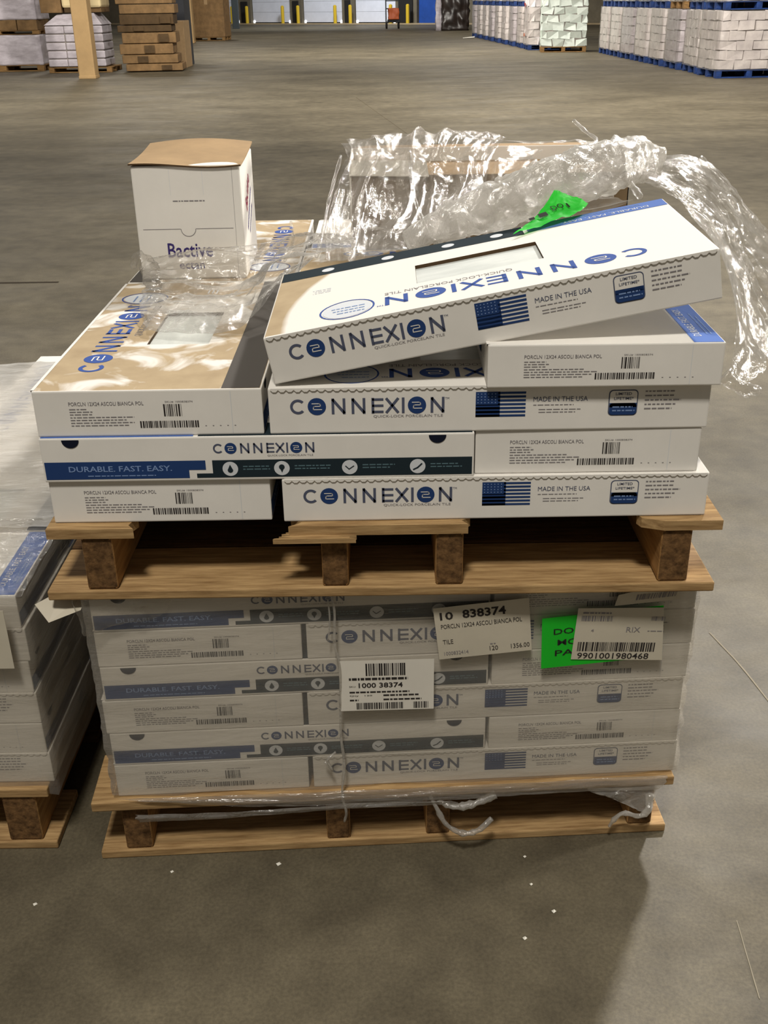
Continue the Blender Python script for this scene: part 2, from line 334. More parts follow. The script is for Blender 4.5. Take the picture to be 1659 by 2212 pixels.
class Face:
    """a flat printing surface: origin, unit axes, printed marks lie just above it"""
    def __init__(s, mb, o, ex, ey, lift=0.0004):
        s.mb = mb; s.ex = Vector(ex); s.ey = Vector(ey); s.n = s.ex.cross(s.ey).normalized(); s.o = Vector(o); s.lift = lift
    def P(s, a, b, k=1): return s.o+s.ex*a+s.ey*b+s.n*s.lift*k
    def rect(s, a0, b0, a1, b1, mn, k=1): s.mb.poly([s.P(a0, b0, k), s.P(a1, b0, k), s.P(a1, b1, k), s.P(a0, b1, k)], mn)
    def poly(s, pts, mn, k=1): s.mb.poly([s.P(a, b, k) for a, b in pts], mn)
    def disc(s, a, b, r, mn, k=1, ry=None, n=24, t0=0, t1=2*PI):
        ry = ry or r; full = abs(t1-t0-2*PI) < 1e-6
        s.poly([(a+r*math.cos(t0+(t1-t0)*i/(n if full else n-1)), b+ry*math.sin(t0+(t1-t0)*i/(n if full else n-1))) for i in range(n)], mn, k)
    def ring(s, a, b, r, w, mn, k=1, ry=None, n=28, t0=0, t1=2*PI):
        ry = ry or r
        for i in range(n):
            u, v = t0+(t1-t0)*i/n, t0+(t1-t0)*(i+1)/n
            s.poly([(a+(r-w)*math.cos(u), b+(ry-w)*math.sin(u)), (a+r*math.cos(u), b+ry*math.sin(u)),
                    (a+r*math.cos(v), b+ry*math.sin(v)), (a+(r-w)*math.cos(v), b+(ry-w)*math.sin(v))], mn, k)
    def stroke(s, pts, w, mn, k=1):
        for (a, b), (c, d) in zip(pts, pts[1:]):
            l = math.hypot(c-a, d-b); px, py = -(d-b)/l*w/2, (c-a)/l*w/2; ex, ey = (c-a)/l*w*0.35, (d-b)/l*w*0.35
            s.poly([(a-ex-px, b-ey-py), (c+ex-px, d+ey-py), (c+ex+px, d+ey+py), (a-ex+px, b-ey+py)], mn, k)
    def text(s, st, a, b, w, h, mn, k=1, bold=0.0):
        vs, fs, tw, th = text_geo(st, bold)
        s.mb.add([s.P(a+x/tw*w, b+y/th*h, k) for x, y in vs], fs, mn)
    def lines(s, a, b, w, gap, n, mn, rnd, th=0.0012, k=1):
        """rows of unreadable small print: short dashes"""
        for r in range(n):
            x = a; end = a+w*rnd.uniform(0.75, 1.0)
            while x < end:
                d = rnd.uniform(0.003, 0.010); s.rect(x, b-r*gap, min(x+d, end), b-r*gap+th, mn, k); x += d+0.0016
    def bars(s, a, b, w, h, mn, rnd, k=1, dens=0.0016):
        x = a
        while x < a+w:
            d = rnd.choice((0.5, 0.8, 1.2, 1.7))*dens; s.rect(x, b, min(x+d, a+w), b+h, mn, k); x += d+rnd.choice((0.5, 0.8, 1.2))*dens
    def logo(s, a, b, h, mn, disc, hole='white', tm=True, sub=None):
        """C-O-N-N-E-X-I-O-N with the two Os as filled discs holding a lock mark"""
        q = lambda x, y: (a+x*h, b+y*h); w = 0.17*h
        s.ring(a+0.5*h, b+0.5*h, 0.5*h, w, mn, n=22, t0=0.75, t1=2*PI-0.75)
        for cx in (1.69, 8.01):
            s.disc(a+cx*h, b+0.5*h, 0.58*h, disc)
            for pts in (((-0.3, 0.2), (0.16, 0.2), (0.22, 0.14), (0.22, 0.02), (-0.16, 0.02)), ((-0.16, 0.02), (-0.22, -0.04), (-0.22, -0.2), (0.3, -0.2))):
                s.stroke([q(cx+x, 0.5+y) for x, y in pts], 0.055*h, hole, 2)
        for x in (2.62, 3.88, 8.87):
            s.stroke([q(x+0.085, 0.03), q(x+0.085, 0.97)], w, mn); s.stroke([q(x+0.79, 0.03), q(x+0.79, 0.97)], w, mn)
            s.stroke([q(x+0.1, 0.93), q(x+0.78, 0.07)], w*1.05, mn)
        x = 5.14; s.stroke([q(x+0.085, 0.03), q(x+0.085, 0.97)], w, mn)
        for y in (0.085, 0.5, 0.915): s.stroke([q(x+0.1, y), q(x+0.70, y)], w*0.95, mn)
        x = 6.0; s.stroke([q(x+0.1, 0.05), q(x+0.80, 0.95)], w, mn); s.stroke([q(x+0.1, 0.95), q(x+0.80, 0.05)], w, mn)
        s.stroke([q(7.14, 0.03), q(7.14, 0.97)], w, mn)
        if tm: s.text('TM', a+9.78*h, b+0.86*h, 0.26*h, 0.14*h, mn)
        if sub: s.text('QUICK-LOCK PORCELAIN TILE', a+sub[0]*h, b+sub[1]*h, sub[2]*h, sub[3]*h, 'grey')

# ------------------------------------------------------------------ floor and hall
fm = MB(); fm.poly([(-40, -8, 0), (40, -8, 0), (40, 95, 0), (-40, 95, 0)], 'floor')
struct(fm.build('floor'))
def strip(name, pts, w, mn, z=0.0012):
    b = MB()
    P = [Vector((x, y, 0)) for x, y in pts]; L = []; R = []
    for i, p in enumerate(P):
        d = (P[min(i+1, len(P)-1)]-P[max(i-1, 0)]).normalized(); n = Vector((-d.y, d.x, 0))
        L.append(p+n*w/2*random.uniform(0.6, 1.3)); R.append(p-n*w/2*random.uniform(0.6, 1.3))
    for i in range(len(P)-1):
        b.poly([(R[i].x, R[i].y, z), (R[i+1].x, R[i+1].y, z), (L[i+1].x, L[i+1].y, z), (L[i].x, L[i].y, z)], mn)
    return struct(b.build(name))
strip('trim_1', [(-1.28-0.3*k, 4.31+0.006*math.sin(k*2)) for k in range(0, 30)], 0.035, 'joint')
strip('trim_2', [(1.283+0.04*k/4+0.003*math.sin(k), 0.645-0.215*k/4) for k in range(-1, 8)], 0.0035, 'scratch')
strip('trim_3', [(1.072-0.0022*k, -0.17-0.03*k) for k in range(6)], 0.002, 'scratch')
strip('trim_4', [(0.1+0.13*k, 16.0-0.95*k) for k in range(8)], 0.008, 'jointpale')

# back wall with dock doors, seen 65-75 m away
WO, WD = Vector((-7.3, 72.6, 0)), Vector((0.802, -0.597, 0)); WN = Vector((-0.597, -0.802, 0))
def wp(u, d, z): return WO+WD*u+WN*d+Vector((0, 0, z))
WT = Matrix((WD, -WN, Vector((0, 0, 1)))).transposed().to_4x4(); WT.translation = WO
def wbox(b, u0, u1, d0, d1, z0, z1, mn): b.box((u0, -d1, z0), (u1, -d0, z1), mn, WT)
b = MB(); wbox(b, -26, 26, -0.3, 0.0, 0, 6.5, 'wallgrey'); struct(b.build('wall_back'))
b = MB(); wbox(b, -26, 26, 0.0, 0.9, 0, 0.06, 'sill'); struct(b.build('trim_5'))
doors = [(-3.9, -1.5), (-0.37, 2.85), (3.9, 6.95), (7.95, 10.9)]
for i, (u0, u1) in enumerate(doors):
    b = MB()
    for k in range(5):
        wbox(b, u0, u1, 0.0, 0.10, 0.1+k*0.58, 0.1+k*0.58+0.57, 'doorwhite')
    d = struct(b.build('door_%d' % (i+1)))
    b = MB(); wbox(b, u0, u1, 0.0, 0.12, 0.06, 0.11, 'bumper'); b.build('bottom_seal', d)
    b = MB()
    for uu in (u0+0.03, u1-0.18): wbox(b, uu, uu+0.14, 0.11, 0.13, 0.05, 0.2, 'daylight')
    b.build('daylight_gap', d)[('label')] = 'bright daylight showing at the door foot'
b = MB(); wbox(b, 12.5, 14.2, 0.0, 0.1, 0, 3.0, 'doorblue'); struct(b.build('door_5'))
for i, (u0, u1) in enumerate([(-1.5, -0.37), (2.85, 3.9), (6.95, 7.95), (10.9, 12.5)]):
    b = MB(); wbox(b, u0+0.05, u1-0.05, 0.0, 0.25, 0, 4.0, 'wallgrey'); wbox(b, u0+0.3, u1-0.3, 0.25, 0.33, 0.1, 1.3, 'bumper')
    struct(b.build('trim_%d' % (6+i)))
bn = ['leftmost', 'second from left', 'third from left', 'fourth from left', 'fifth from left', 'sixth from left', 'seventh from left', 'rightmost']
for i, u in enumerate((-1.55, -0.25, 2.75, 4.0, 6.9, 8.05, 11.0, 12.2)):
    b = MB(); p = wp(u, 0.8, 0); b.tube([p, p+Vector((0, 0, 1.0)), p+Vector((0, 0, 1.05))], [0.1, 0.1, 0.05], 'yellow', 12)
    tag(b.build('bollard'), 'yellow post in front of the dock doors, %s of the row' % bn[i], 'bollard', 'yellow dock bollards')

# columns
def post(name, x, y, w, h, mn, label):
    t = thing(name, label, 'column', (x, y, 0))
    b = MB(); b.rbox((-w/2, -w/2, 0), (w/2, w/2, h), mn, 0.02); b.build('shaft', t)
    b = MB(); b.rbox((-w*0.52, -w*0.52, 0), (w*0.52, w*0.52, 0.06), mn, 0.01); b.build('foot', t)
post('building_column', -5.42, 21.6, 0.33, 6, 'post', 'tan square column standing before the wrapped stacks at left')
post('building_column', -6.5, 40.7, 0.36, 6, 'post', 'tan column beside the big brown carton farther back')
post('building_column', -7.35, 61.3, 0.34, 6, 'steel', 'dark narrow steel column in front of the dock doors')

# ------------------------------------------------------------------ far goods
def simple_pallet(w, d, mn, h=0.137):
    b = MB()
    for k in range(6):
        y = k*(d-0.12)/5; b.rbox((0, y, h-0.022), (w, y+0.12, h), mn, 0.003, 1)
    for k in range(3):
        x = k*(w-0.1)/2
        for j in range(3):
            y = j*(d-0.14)/2; b.rbox((x, y, 0.02), (x+0.1, y+0.14, h-0.022), mn, 0.003, 1)
    for k in range(3):
        y = k*(d-0.12)/2; b.rbox((0, y, 0), (w, y+0.12, 0.02), mn, 0.003, 1)
    return b.mesh('pallet')
PB = simple_pallet(1.2, 1.05, 'bluepallet'); PW = simple_pallet(1.2, 1.05, 'woodgrey')
def packs(seed, nx, ny, nz, w, d, h, mn, jit=0.012, gap=0.012, stag=True):
    r = random.Random(seed); b = MB(); b.box((0.03, 0.03, 0.0), (w-0.03, d-0.03, h-0.03), 'packgap')
    for k in range(nz):
        z0, z1 = k*h/nz, (k+1)*h/nz
        off = 0.5/nx if (stag and k % 2) else 0
        for i in range(-1 if off else 0, nx):
            x0, x1 = max(0, (i/nx+off)*w), min(w, ((i+1)/nx+off)*w)
            if x1-x0 < 0.04: continue
            for (y0, y1) in ((0, 0.25), (d-0.25, d)):
                b.box((x0+gap/2, y0, z0+gap/2), (x1-gap/2, y1, z1-gap/2), mn, jit=jit, rnd=r)
        for j in range(ny):
            y0, y1 = 0.25+j*(d-0.5)/ny, 0.25+(j+1)*(d-0.5)/ny
            for (x0, x1) in ((0, 0.2), (w-0.2, w)):
                b.box((x0, y0+gap/2, z0+gap/2), (x1, y1-gap/2, z1-gap/2), mn, jit=jit, rnd=r)
    b.box((0.02, 0.02, h-0.06), (w-0.02, d-0.02, h-0.01), mn)
    return b.mesh('packs')
def loose_shell(w, d, h, seed, mn='filmfar', sag=0.02):
    b = MB(); n = 10; per = []
    for i in range(n): per.append((w*i/n, 0))
    for i in range(n): per.append((w, d*i/n))
    for i in range(n): per.append((w-w*i/n, d))
    for i in range(n): per.append((0, d-d*i/n))
    nr = 10; V = []
    for k in range(nr+1):
        for (x, y) in per:
            cx, cy = x-w/2, y-d/2; f = 1+0.03+sag*noise.noise(Vector((x*3+seed, y*3, k*0.9)))
            V.append((w/2+cx*f, d/2+cy*f, k*h/nr))
    N = len(per); F = []
    for k in range(nr):
        for i in range(N): F.append((k*N+i, k*N+(i+1) % N, (k+1)*N+(i+1) % N, (k+1)*N+i))
    b.add(V, F, mn); return b.mesh('film_wrap', True)
LOADS = [packs(1, 4, 3, 6, 1.2, 1.05, 0.95, 'pack'), packs(2, 4, 3, 6, 1.2, 1.05, 0.95, 'pack', 0.016), packs(5, 3, 3, 5, 1.2, 1.05, 0.95, 'packlilac')]
SHELL = [loose_shell(1.2, 1.05, 0.98, 3), loose_shell(1.2, 1.05, 0.98, 9)]
def pallet_unit(name, label, loc, rz, group, pal, load, shell, cat='pallet load'):
    t = thing(name, label, cat, loc, rz, group)
    obj('pallet', pal, t)
    obj('goods', load, t, (0, 0, 0.138))
    if shell: obj('film_wrap', shell, t, (0, 0, 0.12))
    return t
ordn = ['nearest', 'second', 'third', 'fourth', 'fifth', 'sixth', 'seventh', 'eighth', 'ninth', 'tenth']
first = None
for i in range(8):
    y = 18.72+i*1.26; x = 6.43-0.026*(y-18.7); rz = math.radians(3 if i == 0 else random.uniform(-1.5, 2.5))
    for tier in (0, 1):
        lab = 'white packs on a blue pallet, %s in the near right row, %s tier' % (ordn[i], ('floor', 'upper')[tier])
        pallet_unit('pallet_load', lab, (x+(0.03 if tier else 0), y, tier*1.10), rz, 'white pack pallets in the right row', PB if not (tier and i == 2) else PW, LOADS[(i+tier) % 3], SHELL[i % 2])
for tier in (0, 1):
    pallet_unit('pallet_load', 'white packs on a blue pallet at the right frame edge, %s tier' % ('floor', 'upper')[tier],
                (7.72, 18.85, tier*1.10), math.radians(3), 'white pack pallets in the right row', PB, LOADS[1], SHELL[0])
GL = packs(11, 4, 3, 7, 1.2, 1.05, 1.35, 'packgreen', 0.03, 0.016)
pallet_unit('pallet_load', 'tall stack of pale green-white packs on a brown wooden pallet, right of the aisle', (4.76, 29.3, 0), math.radians(-6), None, PW, GL, None)
TL = packs(12, 4, 3, 7, 1.2, 1.05, 1.35, 'pack', 0.02, 0.01)
t = pallet_unit('pallet_load', 'tall stack of white packs with red tags behind the green-white packs', (4.60, 30.7, 0), 0, None, PB, TL, SHELL[1])
b = MB(); b.poly([(-0.05, 0.5, 1.18), (-0.05, 0.9, 1.2), (-0.05, 0.55, 1.05)], 'red'); b.build('red_tag', t); b = MB(); b.poly([(-0.05, 0.5, 0.42), (-0.05, 0.7, 0.42), (-0.05, 0.7, 0.34), (-0.05, 0.5, 0.34)], 'orange'); b.build('orange_tag', t)
for i in range(8):
    y = 32.0+i*1.4; x = 4.55-0.058*(y-32)
    for tier in (0, 1):
        lab = 'white packs on a blue pallet, %s behind the red-tagged stack, %s tier' % (ordn[i] if i else 'first', ('floor', 'upper')[tier])
        pallet_unit('pallet_load', lab, (x, y, tier*1.10), 0, 'white pack pallets in the far right row', PB, LOADS[(i*2+tier) % 3], SHELL[i % 2])
# black wrapped heap
def lump(w, d, h, seed, amp, mn, n=16):
    b = MB(); bm = bmesh.new(); bmesh.ops.create_cube(bm, size=1); bmesh.ops.subdivide_edges(bm, edges=bm.edges[:], cuts=n, use_grid_fill=True)
    bm.verts.index_update()
    V = []
    for v in bm.verts:
        p = Vector((v.co.x*w, v.co.y*d, (v.co.z+0.5)*h)); k = noise.noise(p*3.1+Vector((seed, 0, 0)))+0.5*noise.noise(p*8+Vector((0, seed, 0)))
        q = Vector((v.co.x, v.co.y, v.co.z*0.6)).normalized()*amp*k; q.z *= 0.4 if v.co.z > -0.49 else 0
        V.append(p+q)
    b.add(V, [tuple(x.index for x in f.verts) for f in bm.faces], mn); bm.free(); return b
t = thing('black_bale', 'heap of goods wrapped in black film at the far end of the right row', 'bale', (3.85, 51.5, 0))
lump(1.2, 1.4, 1.7, 3, 0.12, 'blackfilm').build('bale', t, True)
lump(0.3, 0.5, 1.6, 8, 0.10, 'packlilac', 8).build('white_film_flap', t, True, (-0.72, 0, 0))['label'] = 'white film hanging on the left side'
b = MB(); b.poly([(-0.22, -0.2, 0.004), (0.2, -0.24, 0.02), (0.25, 0.2, 0.05), (-0.2, 0.22, 0.004)], 'chip')
tag(b.build('paper_scrap', None, False, (3.72, 41.2, 0.0)), 'white paper scrap on the floor by the far right row', 'paper')
# cart near the doors
t = thing('hand_cart', 'small wheeled cart with an orange motor in front of the dock doors', 'cart', (1.06, 56, 0), 0.1)
b = MB()
for x in (-0.32, 0.32): b.tube([(x, 0, 0.1), (x, 0.05, 1.7)], 0.03, 'steel', 8)
for z in (0.3, 0.9, 1.25, 1.6): b.tube([(-0.32, 0.03, z), (0.32, 0.03, z)], 0.025, 'steel', 8)
b.build('frame', t)
b = lump(0.5, 0.4, 0.5, 4, 0.06, 'orange', 8); b.build('motor', t, True, (0.05, -0.1, 0.42))
b = MB(); b.rbox((-0.25, -0.2, 0.28), (0.35, 0.1, 0.42), 'plastic', 0.03); b.build('tray', t)
for x in (-0.3, 0.3):
    b = MB(); b.tube([(x-0.04, 0, 0.16), (x+0.04, 0, 0.16)], 0.16, 'bumper', 16); b.build('wheel', t)
# left stacks
t = thing('pallet_load', 'grey film-wrapped stack on a pallet at the far left edge', 'pallet load', (-9.0, 24.4, 0), 0.0)
p = obj('pallet', PW, t); p.scale = (1.55, 1, 1)
b = lump(1.84, 1.0, 0.62, 5, 0.05, 'packlilac'); b.build('wrapped_goods', t, True, (0.93, 0.5, 0.13))
t = thing('pallet_load', 'second tier on the far left stack with brown boxes under white film', 'pallet load', (-9.0, 24.4, 0.76), 0.0)
p = obj('pallet', PW, t); p.scale = (1.55, 1, 0.6)
b = MB()
for i in range(4): b.rbox((i*0.46+0.01, 0.02, 0.085), (i*0.46+0.45, 0.98, 0.30), 'brown', 0.01)
b.build('boxes', t); lump(1.84, 1.0, 0.6, 15, 0.06, 'packlilac').build('wrapped_goods', t, True, (0.93, 0.5, 0.30))
t = thing('pallet_load', 'stack of white bundles with dark gaps on a pallet behind the tan column', 'pallet load', (-6.80, 23.6, 0), 0.0)
p = obj('pallet', PW, t); p.scale = (1.15, 0.95, 0.8)
b = MB(); rr = random.Random(3)
for k in range(5):
    for i in range(3): b.rbox((i*0.42+0.02+rr.uniform(-.01, .01), 0, 0.125+k*0.165), (i*0.42+0.43, 0.9, 0.125+k*0.165+0.145), 'packlilac', 0.02)
    b.box((0.04, 0.03, 0.12+k*0.165), (1.24, 0.88, 0.12+k*0.165+0.163), 'packgap')
b.build('bundles', t)
b = MB(); V = [(0.02, 0, 0.95), (1.28, 0, 0.95), (1.28, 0.9, 0.95), (0.02, 0.9, 0.95), (0.3, 0.15, 1.16), (1.1, 0.1, 1.18), (1.1, 0.8, 1.18), (0.3, 0.8, 1.16)]
b.add(V, [(0, 1, 5, 4), (1, 2, 6, 5), (2, 3, 7, 6), (3, 0, 4, 7), (4, 5, 6, 7), (0, 3, 2, 1)], 'packlilac'); b.build('sloped_top', t)
t = thing('carton_stack', 'brown boxes and cream panels on top of the white bundles at left', 'boxes', (-6.82, 23.65, 1.19))
b = MB(); b.rbox((0.0, 0, 0.0), (0.45, 0.8, 0.6), 'brown', 0.01); b.rbox((0.8, 0.05, 0), (1.3, 0.8, 0.10), 'brown', 0.01); b.build('box', t)
b = MB(); b.rbox((0.47, -0.02, 0.09), (1.32, 0.8, 0.5), 'cream', 0.05); b.rbox((0.5, 0.03, 0), (0.78, 0.75, 0.09), 'browndk', 0.01); b.build('cream_panel', t)
t = thing('carton_stack', 'tall leaning stack of long brown cartons right of the white bundles', 'boxes', (-5.1, 23.4, 0), 0.08)
rr = random.Random(8); z = 0.02; names = []
for k in range(9):
    h = rr.uniform(0.12, 0.22); dx = rr.uniform(-0.06, 0.05)
    b = MB(); b.rbox((dx, rr.uniform(-.03, .03), z), (1.2+dx+rr.uniform(-.06, .05), 0.9, z+h), rr.choice(('brown', 'brown', 'browndk')), 0.015)
    if rr.random() < 0.6: x = rr.uniform(0.2, 0.9); b.box((x+dx, -0.045, z+0.02), (x+dx+0.22, -0.031, z+h-0.03), 'browndk')
    b.build('carton', t); z += h+0.012
t = thing('carton_stack', 'low brown cartons tucked behind the leaning carton stack', 'boxes', (-4.22, 24.5, 0), 0.0)
b = MB(); b.rbox((-0.1, 0.3, 0), (0.25, 1.1, 0.98), 'kraft', 0.01); b.build('carton', t)
b = MB(); b.rbox((-0.2, 1.15, 0), (0.15, 2.0, 1.9), 'plastic', 0.01); b.build('dark_crate', t)
t = thing('bulk_carton', 'big brown bulk carton on a pallet beside the far tan column', 'carton', (-6.75, 42.9, 0), -0.1)
p = obj('pallet', PW, t); p.scale = (1.05, 1, 0.9)
b = MB(); b.rbox((0, 0, 0.125), (1.28, 1.05, 1.75), 'brown', 0.02); b.rbox((0.55, -0.005, 1.25), (0.68, 0.01, 1.76), 'kraft', 0.003); b.build('carton', t)

# ------------------------------------------------------------------ tile carton
CL, CW, CH = 0.635, 0.33, 0.07
def make_carton(label, var=None):
    r = random.Random(4); tw = {'left': 'brown_patchy', 'tilt': 'brown_end'}.get(var, 'white')
    t = thing('tile_carton', label, 'carton', (0, 0, 0))
    bm = bmesh.new(); bmesh.ops.create_cube(bm, size=1)
    for v in bm.verts: v.co = Vector(((v.co.x+.5)*CL, (v.co.y+.5)*CW, (v.co.z+.5)*CH))
    bmesh.ops.bevel(bm, geom=bm.edges[:], offset=0.0022, segments=2, profile=0.6, affect='EDGES')
    bm.normal_update()
    top = max(bm.faces, key=lambda f: f.calc_center_median().z*10+f.calc_area())
    top = [f for f in bm.faces if f.normal.z > 0.99 and f.calc_area() > 0.1][0]
    outer = sorted([v.co.copy() for v in top.verts], key=lambda c: math.atan2(c.y-CW/2, c.x-CL/2))
    bm.faces.remove(top); bm.verts.index_update()
    b = MB(); b.add([v.co.copy() for v in bm.verts], [tuple(v.index for v in f.verts) for f in bm.faces], 'white'); bm.free()
    x0, x1, y0, y1 = 0.222, 0.412, 0.108, 0.208; z = CH; zz = CH-0.006
    inner = [Vector(p) for p in ((x0, y0, z), (x1, y0, z), (x1, y1, z), (x0, y1, z))]
    for i in range(4):
        j = (i+1) % 4
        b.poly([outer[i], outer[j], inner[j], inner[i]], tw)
        lo_i, lo_j = inner[i].copy(), inner[j].copy(); lo_i.z = lo_j.z = zz
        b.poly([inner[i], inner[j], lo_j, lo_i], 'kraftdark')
    # top print
    T = Face(b, (0, 0, CH), (1, 0, 0), (0, 1, 0))
    T.logo(0.085, 0.250, 0.0385, 'navy', 'navy', sub=(4.85, -0.62, 4.9, 0.36))
    T.ring(0.516, 0.270, 0.041, 0.0028, 'navy', ry=0.043); T.disc(0.516, 0.270, 0.036, 'pale', ry=0.038)
    T.lines(0.490, 0.285, 0.05, 0.012, 3, 'bluetext', r, 0.003, 2)
    T.lines(0.545, 0.155, 0.03, 0.008, 3, 'pale', r, 0.003)
    if var == 'left': T.rect(0.003, 0.003, CL-0.003, 0.058, 'bandgrey')
    else:
        T.rect(0.002, 0.002, 0.225, 0.044, 'bandblue'); T.poly([(0.232, 0.002), (CL-0.003, 0.002), (CL-0.003, 0.052), (0.232, 0.052)], 'teal')
        T.text('DURABLE. FAST. EASY.', 0.03, 0.026, 0.14, 0.011, 'pale', 2); T.lines(0.04, 0.015, 0.11, 0.006, 2, 'bluetext', r, 0.002, 2)
        for u in (0.275, 0.355, 0.455, 0.555): T.disc(u, 0.028, 0.0105, 'pale', 2)
    # long side with the flag (faces +Y)
    F = Face(b, (CL, CW, 0), (-1, 0, 0), (0, 0, 1))
    F.logo(0.031, 0.0305, 0.0228, 'slate', 'blue', sub=(5.25, -0.33, 4.4, 0.2))
    F.rect(0.298, 0.022, 0.333, 0.0605, 'blue')
    for k in range(7): F.rect(0.298, 0.022+k*0.0058, 0.370, 0.022+k*0.0058+0.0033, 'blue')
    F.rect(0.298, 0.041, 0.330, 0.0602, 'blue', 2)
    for i in range(6):
        for j in range(4): F.rect(0.3005+i*0.005, 0.0435+j*0.0044, 0.3020+i*0.005, 0.0450+j*0.0044, 'bluetext', 3)
    F.text('MADE IN THE USA', 0.381, 0.0445, 0.078, 0.0072, 'slate')
    F.lines(0.381, 0.0385, 0.076, 0.004, 1, 'grey', r); F.lines(0.389, 0.0315, 0.062, 0.0042, 2, 'grey', r)
    def rr(x0, y0, x1, y1, c, mn, k):
        pts = []
        for cx, cy, a in ((x1-c, y1-c, 0), (x0+c, y1-c, PI/2), (x0+c, y0+c, PI), (x1-c, y0+c, 1.5*PI)):
            for q in range(5): pts.append((cx+c*math.cos(a+q*PI/8), cy+c*math.sin(a+q*PI/8)))
        F.poly(pts, mn, k)
    rr(0.489, 0.021, 0.531, 0.0605, 0.006, 'slate', 1); rr(0.4905, 0.0225, 0.5295, 0.059, 0.005, 'white', 2)
    rr(0.4905, 0.0225, 0.5295, 0.0405, 0.005, 'blue', 3); F.rect(0.4905, 0.034, 0.5295, 0.0405, 'blue', 3)
    F.text('LIMITED', 0.4985, 0.0525, 0.023, 0.0042, 'slate', 3, 0.01); F.text('LIFETIME*', 0.4965, 0.0455, 0.028, 0.0042, 'slate', 3, 0.01)
    F.lines(0.495, 0.0335, 0.034, 0.0055, 2, 'bluetext', r, 0.002, 4)
    F.lines(0.541, 0.0565, 0.052, 0.0066, 5, 'grey', r, 0.0020)
    # long side with the band (faces -Y)
    D = Face(b, (0, 0, 0), (1, 0, 0), (0, 0, 1))
    D.logo(0.253, 0.0435, 0.0152, 'slate', 'blue', tm=False, sub=(5.2, -0.42, 4.4, 0.22))
    y0b, y1b = 0.0045, 0.0325
    D.poly([(0.003, y0b), (0.215, y0b), (0.215, 0.0175), (0.240, 0.0175), (0.240, y1b), (0.003, y1b)], 'blue')
    D.poly([(0.226, y0b), (CL-0.003, y0b), (CL-0.003, y1b), (0.250, y1b), (0.250, 0.0115), (0.226, 0.0115)], 'teal')
    D.text('DURABLE. FAST. EASY.', 0.038, 0.0165, 0.152, 0.009, 'bluetext', 2, 0.012); D.lines(0.065, 0.009, 0.11, 0.004, 1, 'bluetext', r, 0.0016, 2)
    for i, u in enumerate((0.276, 0.352, 0.452, 0.552)):
        D.disc(u, 0.0185, 0.0115, 'pale', 2)
        if i == 0: D.poly([(u, 0.0255), (u-0.0042, 0.0165), (u-0.003, 0.0135), (u, 0.0122), (u+0.003, 0.0135), (u+0.0042, 0.0165)], 'teal', 3)
        if i == 1: D.disc(u, 0.0205, 0.0042, 'teal', 3); D.poly([(u-0.0025, 0.0175), (u, 0.0115), (u+0.0025, 0.0175)], 'teal', 3)
        if i == 2: D.stroke([(u-0.006, 0.0205), (u-0.001, 0.0155), (u+0.006, 0.0205)], 0.0015, 'teal', 3)
        if i == 3: D.stroke([(u-0.006, 0.0135), (u, 0.0165), (u+0.006, 0.0225)], 0.0022, 'teal', 3)
        D.lines(u+0.019, 0.021, (0.04, 0.055, 0.05, 0.055)[i], 0.0045, 2, 'tealtext', r, 0.0020, 2)
    for u in (0.046, 0.581):
        D.disc(u, CH-0.0022, 0.0128, 'notch', 2, t0=PI, t1=2*PI, n=14)
    # label end (faces -X)
    E = Face(b, (0, CW, 0), (0, -1, 0), (0, 0, 1))
    E.text('PORCLN 12X24 ASCOLI BIANCA POL', 0.051, 0.0475, 0.108, 0.0058, 'grey', bold=0.006)
    E.lines(0.051, 0.0415, 0.035, 0.0040, 3, 'grey', r, 0.0014); E.lines(0.051, 0.0290, 0.105, 0.0042, 4, 'grey', r, 0.0014)
    E.text('SKU# 1000838374', 0.190, 0.0505, 0.040, 0.0030, 'grey')
    E.bars(0.187, 0.030, 0.026, 0.0185, 'ink', r, dens=0.0014)
    E.bars(0.151, 0.0125, 0.085, 0.0105, 'ink', r, dens=0.0013); E.text('. . . . .', 0.245, 0.014, 0.045, 0.0012, 'grey')
    E.rect(0.2845, 0.003, 0.2852, CH-0.003, 'pale')
    b.build('carton_body', t)
    b = MB(); b.poly([(x0-0.01, y0-0.01, zz+0.0003), (x1+0.01, y0-0.01, zz+0.0003), (x1+0.01, y1+0.01, zz+0.0003), (x0-0.01, y1+0.01, zz+0.0003)], 'tile')
    b.build('tile', t)['label'] = 'polished white marble-look tile seen through the window'
    # serrated lid lip along the flag side
    b = MB(); n = 56; yo = CW+0.0017
    for k in range(n):
        xa, xb = 0.004+k*(CL-0.008)/n, 0.004+(k+1)*(CL-0.008)/n; xm = (xa+xb)/2; q = 0.0036+0.0014*r.random()
        pts = [(xb, CH+0.0006), (xa, CH+0.0006), (xa, CH-0.0016), (xm-0.0022, CH-q), (xm+0.0022, CH-q), (xb, CH-0.0016)]
        b.poly([(x, yo, z) for x, z in pts], 'white'); b.poly([(x, CW-0.0002, z) for x, z in reversed(pts)], 'white')
        for i in range(2, 6):
            p, s2 = pts[i], pts[(i+1) % 6]
            b.poly([(p[0], CW-0.0002, p[1]), (s2[0], CW-0.0002, s2[1]), (s2[0], yo, s2[1]), (p[0], yo, p[1])], 'white')
        b.poly([(xa, CW-0.003, CH+0.0006), (xb, CW-0.003, CH+0.0006), (xb, yo, CH+0.0006), (xa, yo, CH+0.0006)], 'white')
    b.build('lid_lip', t)
    return t
CPROTO = None
